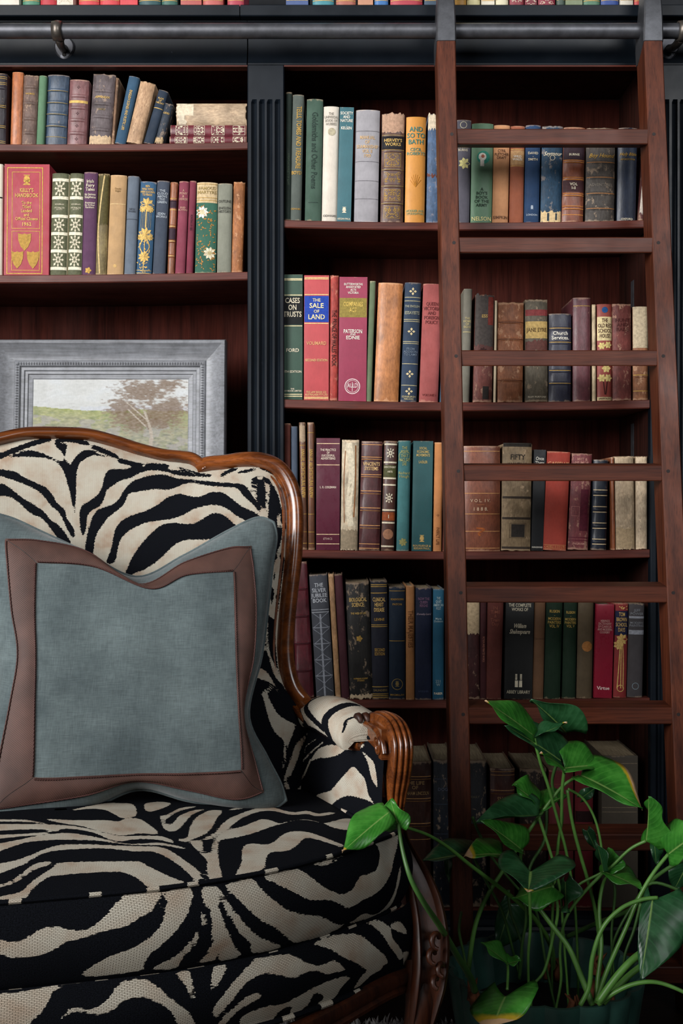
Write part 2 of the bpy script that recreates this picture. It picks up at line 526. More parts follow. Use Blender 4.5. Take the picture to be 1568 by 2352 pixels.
_ink = {}
def mat_ink(hexc, metal=False):
    key = (hexc, metal)
    if key not in _ink:
        m, nt, b = nodemat('ink_' + hexc)
        tc = N(nt, 'ShaderNodeTexCoord')
        n = tex_noise(nt, tc.outputs['Object'], 160, 4, .65)
        c0 = lin(hexc)
        nt.links.new(ramp(nt, n, [(.3, tuple(k * .6 for k in c0[:3])), (.62, c0[:3])]), b.inputs['Base Color'])
        b.inputs['Roughness'].default_value = .6; b.inputs['Specular IOR Level'].default_value = .2
        if metal: b.inputs['Metallic'].default_value = .35
        _ink[key] = m
    return _ink[key]
GOLD, CREAM, WHITE, BLACK = 'c9a660', 'd8cdb4', 'e6e0d2', '141414'

M['pages'] = None
def mat_pages():
    m, nt, b = nodemat('aged_pages')
    tc = N(nt, 'ShaderNodeTexCoord')
    w = tex_noise(nt, mapping(nt, tc.outputs['Object'], (900, 20, 20)), 1, 2, .5)
    n = tex_noise(nt, tc.outputs['Object'], 30, 3)
    c = ramp(nt, w, [(.3, lin('7c6a50')), (.7, lin('b8a788'))])
    c = mixcol(nt, .4, c, ramp(nt, n, [(.3, (.5, .45, .4, 1)), (.7, W1)]), 'MULTIPLY')
    nt.links.new(c, b.inputs['Base Color']); b.inputs['Roughness'].default_value = .85
    bump(nt, w, .5, .0008, b)
    return m
M['pages'] = mat_pages()
GOLD_SET = {GOLD, 'b8934a', 'a5823f', '8f7a4a'}

class Book:
    """cover (boards and spine), page block, and print laid on the curved spine; origin at the bottom of the spine"""
    def __init__(self, w, h, d, hexc, kind, seed, flat=False, rb=(), name='book'):
        self.w, self.h, self.d = w, h, d
        rnd = self.rnd = random.Random(seed)
        self.bul = 0.0012 if flat else min(.3 * w, .0035 + .10 * w)
        self.rb = list(rb)
        t = min(.0028, w * .14)
        na = 10
        rough_ends = kind == 'w'
        zs = [(0, 0), (.004, 0)]
        for f in sorted([(1 - q) * h for q in rb]):
            zs += [(f - .0042, 0), (f - .0022, 1), (f + .0022, 1), (f + .0042, 0)]
        zs += [(h * .5, 0)] if not rb else []
        zs += [(h - .004, 0), (h, 0)]
        m = MB(); rows = []
        for zi, (z, up) in enumerate(zs):
            end = zi in (0, len(zs) - 1)
            r = [(-w / 2, d, z), (-w / 2, self.bul + .006, z), (-w / 2 + .0006, self.bul + .0035, z)]
            for k in range(na + 1):
                x = -w / 2 + w * k / na
                y = self.sy(x) - (.0016 if up else 0) * (1 if 0 < k < na else .3)
                zz = z
                if end and rough_ends and 0 < k < na: zz += rnd.uniform(-.0035, .0005) if zi else rnd.uniform(0, .002)
                if end and 0 < k < na: y += .0010
                r.append((x, y, zz))
            r += [(w / 2 - .0006, self.bul + .0035, z), (w / 2, self.bul + .006, z), (w / 2, d, z)]
            # inner skin
            r += [(w / 2 - t, d, z), (w / 2 - t, self.bul + .004, z), (0, t + .001, z), (-w / 2 + t, self.bul + .004, z), (-w / 2 + t, d, z)]
            rows.append(r)
        m.grid(rows, closed_v=True)
        L = len(rows[0]); no = na + 7
        # end caps joining outer and inner skin
        for base in (0, (len(zs) - 1) * L):
            a = lambda i: base + i
            inn = [no + 4, no + 3, no + 2, no + 1, no]
            m.f.append((a(0), a(1), a(2), a(inn[1]), a(inn[0])))
            m.f.append(tuple(a(i) for i in range(2, 3 + na // 2 + 1)) + (a(inn[2]), a(inn[1])))
            m.f.append(tuple(a(i) for i in range(3 + na // 2, no - 2)) + (a(inn[3]), a(inn[2])))
            m.f.append((a(no - 3), a(no - 2), a(no - 1), a(inn[4]), a(inn[3])))
        self.obj = m.build(name, mat_book(hexc, kind), smooth=True, angle=.55)
        m = MB()
        x = w / 2 - t; ins = .0025
        y0, y1 = self.bul + .0042, d - .003
        rows = []
        for z in (ins, h - ins):
            rows.append([(-x, y0, z), (0, t + .0035, z), (x, y0, z), (x, y1, z), (x * .4, y1 - .003, z), (-x * .4, y1 - .003, z), (-x, y1, z)])
        m.grid(rows, closed_v=True); m.f += [tuple(range(7)), tuple(13 - k for k in range(7))]
        self.pages = m.build('pages', M['pages'], self.obj)
        self.dec = {}
        self.order = 0
    def sy(self, x):
        u = min(1, abs(2 * x / self.w))
        return self.bul * (1 - math.sqrt(max(0, 1 - .98 * u * u)))
    def lay(self, x, z, lift=.0005):
        e = 0
        for q in self.rb:
            dz = abs(z - (1 - q) * self.h)
            if dz < .0045: e = max(e, .0017 * min(1, (.0045 - dz) / .002))
        return (x, self.sy(max(-self.w / 2, min(self.w / 2, x))) - lift - e, z)
    def mb(self, part, hexc):
        k = len(self.dec) if part != 'tooling' else 0
        return self.dec.setdefault((part, hexc, k), MB())
    def patch(self, x0, x1, z0, z1, hexc, part='title_panel', lift=.0003, nx=10, jag=0):
        m = self.mb(part, hexc); rows = []
        nz = 2 if abs(z1 - z0) < .006 else 9
        for i in range(nz):
            z = z0 + (z1 - z0) * i / (nz - 1)
            r = []
            for k in range(nx + 1):
                j = self.rnd.uniform(-jag, jag) if jag and i in (0, nz - 1) else 0
                r.append(self.lay(x0 + (x1 - x0) * k / nx, z + j, lift))
            rows.append(r)
        m.grid(rows)
    def poly(self, pts, hexc, part='tooling', lift=None):
        lift = .0005 + .00005 * self.order if lift is None else lift
        m = self.mb(part, hexc); b = len(m.v); n = len(pts)
        xs = [p[0] for p in pts]
        if n < 6 or max(xs) - min(xs) < .004:
            m.v += [self.lay(x, z, lift) for x, z in pts]
            m.f.append(tuple(b + k for k in range(n)))
            return
        cx = sum(xs) / n; cz = sum(p[1] for p in pts) / n       # wide shapes follow the curve of the spine
        for s in (1, .66, .33):
            m.v += [self.lay(cx + (x - cx) * s, cz + (z - cz) * s, lift) for x, z in pts]
        m.v.append(self.lay(cx, cz, lift))
        for r in (0, 1):
            for k in range(n): m.f.append((b + r * n + k, b + r * n + (k + 1) % n, b + (r + 1) * n + (k + 1) % n, b + (r + 1) * n + k))
        for k in range(n): m.f.append((b + 2 * n + k, b + 2 * n + (k + 1) % n, b + 3 * n))
    def finish(self):
        for (part, hexc, _k), m in self.dec.items():
            if not m.f: continue
            o = link_raw(part, m.mesh(part), mat_ink(hexc, hexc in GOLD_SET), self.obj)
            if part == 'tooling': o['kind'] = 'stuff'

def link_raw(name, m, mat, parent):
    o = bpy.data.objects.new(name, m); col.objects.link(o); m.materials.append(mat); o.parent = parent
    return o

TEXTS = []
def decorate(bk, dec, S):
    """dec is a list of (what, ...); heights are fractions of the spine from the top, sizes in photo pixels"""
    w, h = bk.w, bk.h
    for d in dec:
        k = d[0]
        bk.order = min(bk.order + 1, 12)
        if k == 'ln':                                    # thin rules right across
            for f in d[1]:
                t = (d[3] if len(d) > 3 else 1.6) * S / 2
                bk.patch(-w * .485, w * .485, (1 - f) * h - t, (1 - f) * h + t, d[2], 'gilt_rule', .0006)
        elif k == 'pn':
            bk.patch(-w * .49, w * .49, (1 - d[2]) * h, (1 - d[1]) * h, d[3], d[4] if len(d) > 4 else 'title_panel', .0003)
        elif k == 'tear':
            bk.patch(-w * .492, w * .492, (1 - d[2]) * h, (1 - d[1]) * h, d[3], 'torn_patch', .00035, 16, .004)
        elif k == 'rect':
            bk.patch(d[1] * w, d[3] * w, (1 - d[4]) * h, (1 - d[2]) * h, d[5], 'tooling', .0005 + .00005 * bk.order, 6)
        elif k == 't':
            TEXTS.append((bk, d[1], 0, (1 - d[2]) * h, d[3] * S, d[4], False, d[5] if len(d) > 5 else .9))
        elif k == 'v':
            TEXTS.append((bk, d[1], d[5] * w if len(d) > 5 else 0, (1 - d[2]) * h, d[3] * S, d[4], True, .86))
        elif k == 'dia':
            for f in d[1]:
                z = (1 - f) * h; r = d[2] * S
                for a in range(4):
                    ca, sa = math.cos(a * math.pi / 2), math.sin(a * math.pi / 2)
                    bk.poly([(ca * r * .15, z + sa * r * .15), (ca * r * .6 - sa * r * .32, z + sa * r * .6 + ca * r * .32), (ca * r, z + sa * r), (ca * r * .6 + sa * r * .32, z + sa * r * .6 - ca * r * .32)], d[3])
        elif k == 'disc':
            z = (1 - d[1]) * h; r = d[2] * S; x0 = (d[4] if len(d) > 4 else 0) * w
            bk.poly([(x0 + r * math.cos(a * math.pi / 8), z + r * math.sin(a * math.pi / 8)) for a in range(16)], d[3])
        elif k == 'ring':
            z = (1 - d[1]) * h; r = d[2] * S; t = d[3] * S
            for a in range(20):
                a0, a1 = a * math.pi / 10, (a + 1) * math.pi / 10
                bk.poly([(r * math.cos(a0), z + r * math.sin(a0)), (r * math.cos(a1), z + r * math.sin(a1)), ((r - t) * math.cos(a1), z + (r - t) * math.sin(a1)), ((r - t) * math.cos(a0), z + (r - t) * math.sin(a0))], d[4])
        elif k == 'flo':                                  # flower head: (f, xfrac, r, colour)
            z = (1 - d[1]) * h; x0 = d[2] * w; r = d[3] * S
            for a in range(d[5] if len(d) > 5 else 8):
                n = d[5] if len(d) > 5 else 8
                t = a * 2 * math.pi / n; u = math.pi / n * .9
                bk.poly([(x0, z), (x0 + r * .7 * math.cos(t - u), z + r * .7 * math.sin(t - u)), (x0 + r * math.cos(t), z + r * math.sin(t)), (x0 + r * .7 * math.cos(t + u), z + r * .7 * math.sin(t + u))], d[4])
        elif k == 'star':                                 # eight-rayed leaf ornament
            z = (1 - d[1]) * h; rx = d[2] * S; rz = d[3] * S
            for a in range(8):
                t = a * math.pi / 4; q = 1 if a % 2 == 0 else 1.15
                c, s = math.cos(t), math.sin(t)
                for r0, r1, wd in ((.12, .55, .13), (.5, 1.0, .16)):
                    pts = [(r0, 0), ((r0 + r1) / 2, wd), (r1, 0), ((r0 + r1) / 2, -wd)]
                    bk.poly([((p * c - o * s) * rx * q, z + (p * s + o * c) * rz * q) for p, o in pts], d[4])
        elif k == 'shield':
            z = (1 - d[1]) * h; x0 = d[2] * w; a = d[3] * S; b = d[4] * S
            bk.poly([(x0 - a, z + b), (x0 - a * .3, z + b * .88), (x0, z + b), (x0 + a * .3, z + b * .88), (x0 + a, z + b), (x0 + a * .95, z + .2 * b), (x0 + a * .6, z - b * .5), (x0, z - b), (x0 - a * .6, z - b * .5), (x0 - a * .95, z + .2 * b)], d[5])
        elif k == 'crest':                                # small device: disc, plinth, crown
            z = (1 - d[1]) * h; r = d[2] * S
            for (cx, cz, rr) in ((0, .35, .55), (-.3, .0, .3), (.3, 0, .3), (0, -.2, .3)):
                bk.poly([(cx * r + rr * r * math.cos(a * math.pi / 5), z + cz * r + rr * r * math.sin(a * math.pi / 5)) for a in range(10)], d[3])
            bk.poly([(-r * .7, z - r * .75), (r * .7, z - r * .75), (r * .45, z - r * .45), (-r * .45, z - r * .45)], d[3])
            bk.poly([(-r * .6, z + r * 1.05), (r * .6, z + r * 1.05), (r * .5, z + r * .9), (-r * .5, z + r * .9)], d[3])
        elif k == 'tool':                                 # mirrored scroll tooling filling a panel
            rnd = bk.rnd
            z0, z1 = (1 - d[2]) * h, (1 - d[1]) * h
            hw = (d[4] if len(d) > 4 else .4) * w
            n = d[5] if len(d) > 5 else 26
            for _ in range(n):
                x = rnd.uniform(.04, 1) * hw; z = rnd.uniform(z0, z1); a = rnd.uniform(0, 3.14); L = rnd.uniform(1.6, 3.6) * S; wd = rnd.uniform(.5, 1.0) * S
                for s in (-1, 1):
                    c, q = math.cos(a) * s, math.sin(a)
                    cl = lambda v: max(-w * .48, min(w * .48, v))
                    bk.poly([(cl(s * x - c * L), z - q * L), (cl(s * x - q * s * wd), z + math.cos(a) * wd), (cl(s * x + c * L), z + q * L), (cl(s * x + q * s * wd), z - math.cos(a) * wd)], d[3])
        elif k == 'frame':                                # rectangle outline x0,f0,x1,f1,thick,colour
            x0, f0, x1, f1, t, c = d[1] * w, d[2], d[3] * w, d[4], d[5] * S, d[6]
            za, zb = (1 - f1) * h, (1 - f0) * h
            for q in ((x0, x1, za, za + t), (x0, x1, zb - t, zb), (x0, x0 + t, za, zb), (x1 - t, x1, za, zb)):
                bk.patch(*q, c, 'tooling', .0006, 4)
        elif k == 'stem':                                 # curved lines: list of (xfrac, f) points
            pts = catmull([(x * w, (1 - f) * h, 0) for x, f in d[1]], 4); t = d[2] * S / 2
            for a, b in zip(pts, pts[1:]):
                dx, dz = b.x - a.x, b.y - a.y; L = math.hypot(dx, dz) or 1
                nx, nz = -dz / L * t, dx / L * t
                bk.poly([(a.x + nx, a.y + nz), (b.x + nx, b.y + nz), (b.x - nx, b.y - nz), (a.x - nx, a.y - nz)], d[3])
        elif k == 'leaf':                                 # scattered little leaves
            rnd = bk.rnd
            z0, z1 = (1 - d[2]) * h, (1 - d[1]) * h
            for _ in range(d[4]):
                x = rnd.uniform(-.44, .44) * w; z = rnd.uniform(z0, z1); a = rnd.uniform(0, 6.28); L = rnd.uniform(2, 3.6) * S; wd = 1.1 * S
                c, q = math.cos(a), math.sin(a)
                bk.poly([(x - c * L, z - q * L), (x - q * wd, z + c * wd), (x + c * L, z + q * L), (x + q * wd, z - c * wd)], d[3])

def place(bk, xc_b, zb, lean, yfront):
    """stand the book on a shelf; lean > 0 tips its top to the right"""
    a = math.atan(lean)
    x = xc_b; z = zb
    if a > 0: z += math.sin(a) * bk.w / 2
    else: z -= math.sin(a) * bk.w / 2
    bk.obj.location = (x, yfront, z + .0002)
    bk.obj.rotation_euler = (0, a, 0)

NBOOK = 0
def shelf_row(specs, shelf, group, where, y0=.013, scale_h=1.0):
    global NBOOK
    for sp in specs:
        xt, xb, w, yt, hexc, kind, desc, dec = sp[:8]
        opt = sp[8] if len(sp) > 8 else {}
        NBOOK += 1
        rnd = random.Random(NBOOK * 7 + 3)
        yf = y0 + opt.get('y', rnd.uniform(0, .008))
        S = (CAM_D + yf) / FPX
        xc_b = (xb + w / 2 - 784) * S; xc_t = (xt + w / 2 - 784) * S
        zb = shelf(xc_b)
        zt = CAM_H - (yt - 1176) * S
        h = zt - zb - .0004
        d = opt.get('d', min(.25, max(.10, h * .62 + rnd.uniform(-.01, .01))))
        bk = Book(w * S - .0009, h, d, hexc, kind, NBOOK, opt.get('flat', False), opt.get('rb', ()))
        decorate(bk, dec, S)
        bk.finish()
        place(bk, xc_b, zb, (xc_t - xc_b) / h, yf)
        tag(bk.obj, desc + (' ' + where if where else ''), 'book', group)

def flush_text():
    """all lettering: text curves turned into meshes and laid on the spines"""
    tmp = []
    for i, (bk, txt, x, z, size, hexc, vert, fit) in enumerate(TEXTS):
        c = bpy.data.curves.new('lettering', 'FONT')
        c.body = txt; c.align_x = 'CENTER'; c.align_y = 'CENTER'; c.size = size / .70; c.resolution_u = 2
        c.offset = size * .018
        c.space_line = .92
        if txt.startswith(('William', 'Boy Hound', 'Holy', 'Seymour', 'Dorothy')): c.shear = .4
        o = bpy.data.objects.new('lettering_curve', c); col.objects.link(o); tmp.append(o)
    bpy.context.view_layer.update()
    dg = bpy.context.evaluated_depsgraph_get()
    meshes = [bpy.data.meshes.new_from_object(o.evaluated_get(dg)) for o in tmp]
    for o in tmp: bpy.data.objects.remove(o, do_unlink=True)
    for (bk, txt, x, z, size, hexc, vert, fit), m in zip(TEXTS, meshes):
        n = len(m.vertices)
        if n == 0: continue
        co = np.empty(n * 3); m.vertices.foreach_get('co', co); co = co.reshape(-1, 3)
        if vert: u, v = co[:, 1] * 1.0, -co[:, 0]
        else: u, v = co[:, 0], co[:, 1]
        wd = u.max() - u.min()
        lim = bk.w * fit
        if wd > lim: u = u * (lim / wd)
        if vert:
            hh = v.max() - v.min()
            lim2 = min(bk.h * .86, len(txt) * size * .52)
            if hh > lim2: v = v * (lim2 / hh)
        out = [bk.lay(x + a, z + b, .00115) for a, b in zip(u, v)]
        m.vertices.foreach_set('co', np.array(out).ravel())
        m.materials.clear()
        m.name = 'lettering'
        m.update()
        link_raw('lettering', m, mat_ink(hexc, hexc in GOLD_SET), bk.obj)
def bands(fs, c=GOLD): return ('ln', [q for f in fs for q in (f - .012, f + .012)], c, 1.0)

# ---- left case, upper shelf
row = [
 (-22, -26, 38, 168, '2a2129', 'l', 'purple-black gilt-banded book at the left frame edge', [bands([.06, .14, .46, .74, .95])], dict(rb=(.2, .46, .74))),
 (27, 22, 26, 165, 'b96a36', 'l', 'tall orange-tan leather book', []),
 (53, 47, 35, 172, '6a544b', 'w', 'rubbed brown ribbed leather book between orange and green spines', [('t', 'WORKS', .27, 4, 'b8934a')], dict(rb=(.17, .4, .62, .82))),
 (89, 82, 18, 173, '55785a', 'c', 'thin green cloth book', []),
 (108, 101, 50, 172, '33455a', 'l', 'thick navy book with five raised bands', [('ln', [.23, .40, .56, .73, .88], '8f7a4a', 1.2)], dict(rb=(.22, .39, .55, .72))),
 (159, 152, 45, 183, '7b4f50', 'l', 'dusky plum leather book with one gilt band', [('ln', [.33, .35], GOLD, 3), ('dia', [.12, .52, .71, .91], 4, '4a2c30')], dict(rb=(.25, .43, .62, .82))),
 (213, 202, 52, 170, '5d5254', 'w', 'big battered grey-brown book with torn tail', [('t', 'APPENDIX', .33, 5, GOLD), ('t', 'DATA', .5, 4, '8f7a4a'), ('tear', .87, .99, 'c2a786')], dict(rb=(.24, .42, .6, .78))),
 (266, 255, 7, 178, '7d5b40', 'w', 'thin loose brown board beside the battered book', [], dict(d=.13)),
 (296, 262, 25, 174, '2d4d66', 'c', 'blue book leaning right with gilt lettering', [('v', 'ENGLISH SCENES AND RUSTIC LIFE', .5, 6, GOLD)], dict(d=.13)),
 (322, 288, 36, 188, 'b08b67', 'w', 'tan leaning book with its spine gone', [], dict(d=.13)),
 (365, 328, 23, 205, '232f3f', 'c', 'narrow navy leaning book with gilt title lines', [('t', 'PLAYS\nOF\nTHE DAY', .2, 4, GOLD), ('ln', [.34], GOLD)], dict(d=.12)),
 (379, 353, 20, 236, '2b3441', 'w', 'small dark leaning book with scuffed foot', [('t', 'ODES', .25, 4, GOLD), ('tear', .86, .98, 'b79c78')], dict(d=.11)),
]
shelf_row(row, SH_L1, 'books on the left upper shelf', 'on left upper shelf')

def flat_book(px0, px1, yt, h_px, base, hexc, kind, desc, dec, d=.13):
    """book lying on its side, spine out"""
    global NBOOK
    NBOOK += 1
    yf = .014; S = (CAM_D + yf) / FPX
    L = (px1 - px0) * S; w = h_px * S
    bk = Book(w, L, d, hexc, kind, NBOOK)
    decorate(bk, dec, S); bk.finish()
    bk.obj.rotation_euler = (0, math.pi / 2, 0)       # spine's top end points right
    bk.obj.location = ((px0 - 784) * S, yf, base + w / 2)
    tag(bk.obj, desc, 'book', 'books on the left upper shelf')
    return base + w + .0004
z = SH_L1(fx(480)) + .0006
orn = [('tool', .03, .17, CREAM, .38, 22), ('tool', .30, .45, CREAM, .38, 22), ('tool', .56, .68, CREAM, .38, 22), ('tool', .78, .92, CREAM, .38, 22), ('frame', -.42, .02, .42, .18, .8, CREAM), ('frame', -.42, .29, .42, .46, .8, CREAM), ('frame', -.42, .55, .42, .69, .8, CREAM), ('frame', -.42, .77, .42, .93, .8, CREAM)]
z = flat_book(389, 566, 311, 17.5, z, '6d2430', 'l', 'lower burgundy book with cream scrolls, lying flat at shelf bottom', orn)
z = flat_book(391, 566, 283, 26, z, '6d2430', 'l', 'upper burgundy book with cream scrolls, lying flat under tan book', orn)
flat_book(404, 566, 232, 50, z, 'b39a7c', 'w', 'tan book with bare torn spine lying flat on burgundy pair', [('rect', -.45, .75, .1, .98, 'd8c8ae'), ('tear', .86, .985, 'cdbfa8')], .14)

# ---- left case, lower shelf
cg = lambda: [('pn', .0, 1, '5a5c44', 'spine_cloth'), ('ln', [.065, .24, .42, .59, .76, .93], 'e4dcc4', 7), ('star', .15, 13, 19, CREAM), ('star', .505, 13, 17, CREAM), ('star', .675, 13, 17, CREAM), ('star', .845, 13, 17, CREAM), ('t', 'WAVERLEY\n\nSIR WALTER\nSCOTT', .33, 3, CREAM)]
row = [
 (-14, -16, 20, 376, 'd8d0bc', 'p', 'cream book cut off by the left frame edge', [('ln', [.3], BLACK, 3)]),
 (10, 8, 104, 377, 'a3283a', 'p', 'very wide crimson handbook with three gold shields', [('frame', -.44, .03, .36, .985, 2, 'b8934a'), ('frame', -.33, .07, .30, .58, 1.2, 'b8934a'), ('frame', -.33, .60, .30, .955, 1.2, 'b8934a'), ('crest', .15, 13, 'b8934a'),
   ('t', "KELLY'S\nHANDBOOK", .26, 9, 'c9a660', .52), ('t', 'To the\nTitled\nLanded\nand\nOfficial Classes', .42, 7, 'c9a660', .5), ('t', '1962', .54, 8, 'c9a660'), ('shield', .70, -.04, 15, 20, 'a5823f'), ('shield', .86, -.2, 14, 20, 'a5823f'), ('shield', .86, .15, 14, 20, 'a5823f')], dict(flat=True)),
 (119, 113, 39, 398, 'd6cfb4', 'p', 'left of two cream and olive star-patterned books', cg()),
 (160, 154, 32, 398, 'd6cfb4', 'p', 'right of two cream and olive star-patterned books', cg()),
 (192, 186, 32, 395, '553350', 'c', 'purple cloth book with pale lettering', [('t', 'Irish\nFairy\nTales', .13, 7, CREAM), ('t', 'by James\nStephens', .23, 5, CREAM), ('t', 'Illustrated\nby Arthur\nRackham', .32, 4, CREAM), ('flo', .95, 0, 8, 'b8934a', 5)]),
 (225, 218, 26, 398, '7c6c42', 'w', 'frayed olive book with split spine', [('tear', .02, .5, '4d4522'), ('stem', [(.1, .02), (-.2, .3), (-.35, .6), (-.1, .98)], 3, 'c9ae78')]),
 (253, 244, 38, 402, 'b08b5e', 'c', 'plain tan cloth book', [('t', 'Gaudy\nNight', .15, 4, '8a6a40'), ('ln', [.29], 'd2b583', 1.4), ('disc', .91, 4, 'c9a468')]),
 (293, 284, 26, 404, '5b6572', 'c', 'slate blue-grey cloth book', [('t', 'NEW\nPAGES', .35, 4, '353a44'), ('ln', [.44], '353a44', 1.2)]),
 (321, 309, 38, 417, '2e5270', 'c', 'blue book with gilt flowers and tall stems', [('t', 'MEN\nWHO WERE\nWERE KNOWN\nTO PRAISE', .1, 5, GOLD), ('flo', .25, 0, 17, GOLD, 9), ('flo', .3, -.25, 8, GOLD), ('flo', .3, .25, 8, GOLD), ('stem', [(0, .25), (0, .5)], 2.5, GOLD), ('flo', .57, 0, 17, GOLD, 9), ('flo', .60, -.3, 8, GOLD), ('flo', .60, .3, 8, GOLD),
   ('stem', [(-.05, .6), (-.3, .7), (-.05, .78)], 2, GOLD), ('stem', [(.05, .6), (.3, .7), (.05, .78)], 2, GOLD), ('stem', [(0, .6), (0, .98)], 1.6, GOLD), ('flo', .81, 0, 14, GOLD, 9), ('leaf', .63, .78, GOLD, 14), ('leaf', .85, .97, GOLD, 18), ('ln', [.955, .985], GOLD, 1.2)] + [('stem', [(x, .31), (x, .5)], .7, '8f7a4a') for x in (-.3, -.2, -.1, .1, .2, .3)]),
 (360, 349, 29, 415, '3a4250', 'c', 'charcoal-blue cloth book with small title', [('t', 'THE\nCLOUD\nABOVE\nTHE\nGREEN', .17, 5, 'a9b0b8'), ('t', 'EDEN\nWORKS', .37, 5, 'a9b0b8')]),
 (391, 383, 17, 418, '8c4f2a', 'l', 'slim tan calf book with dark labels', [('pn', .2, .28, '33202c'), ('pn', .5, .62, '33202c'), ('ln', [.18, .3, .48, .64, .8], GOLD, 1.4)], dict(rb=(.19, .48, .64, .8))),
 (411, 401, 23, 416, '7d3345', 'c', 'rose-maroon cloth book', [('t', 'A\nPONY\n&\nHORSE', .15, 5, 'c49a86'), ('t', 'ENID\nBLYTON', .3, 4, 'c49a86')]),
 (435, 426, 16, 415, '71283a', 'c', 'narrow maroon book left of green floral spine', [('v', 'HUNTING BY SEA', .45, 5, '3c1420')]),
 (451, 446, 49, 419, '2f5b4a', 'c', 'green book with white roses and gold leaves', [('pn', .0, .225, 'c3ab84', 'title_panel'), ('t', 'FAMOUS\nMARTYRS', .09, 7, '8f7a4a'), ('ln', [.02, .17, .2], 'a5823f', 1.2), ('leaf', .25, .98, 'b57a34', 130), ('flo', .33, -.2, 15, WHITE, 9), ('flo', .33, -.2, 7, 'cdbf9a', 7), ('flo', .78, .2, 15, 'd9cfb2', 9), ('flo', .78, .2, 6, 'b8a878', 7)]),
 (500, 497, 33, 421, '77786a', 'c', 'faded grey-green cloth book', [('t', 'OUTLINE\n\nENGLISH\nHISTORY', .26, 6, '4a4a42')]),
 (536, 529, 27, 417, 'a1622f', 'w', 'ragged orange-brown leather book at row end', []),
]
shelf_row(row, SH_L2, 'books on the left lower shelf', 'on left lower shelf')

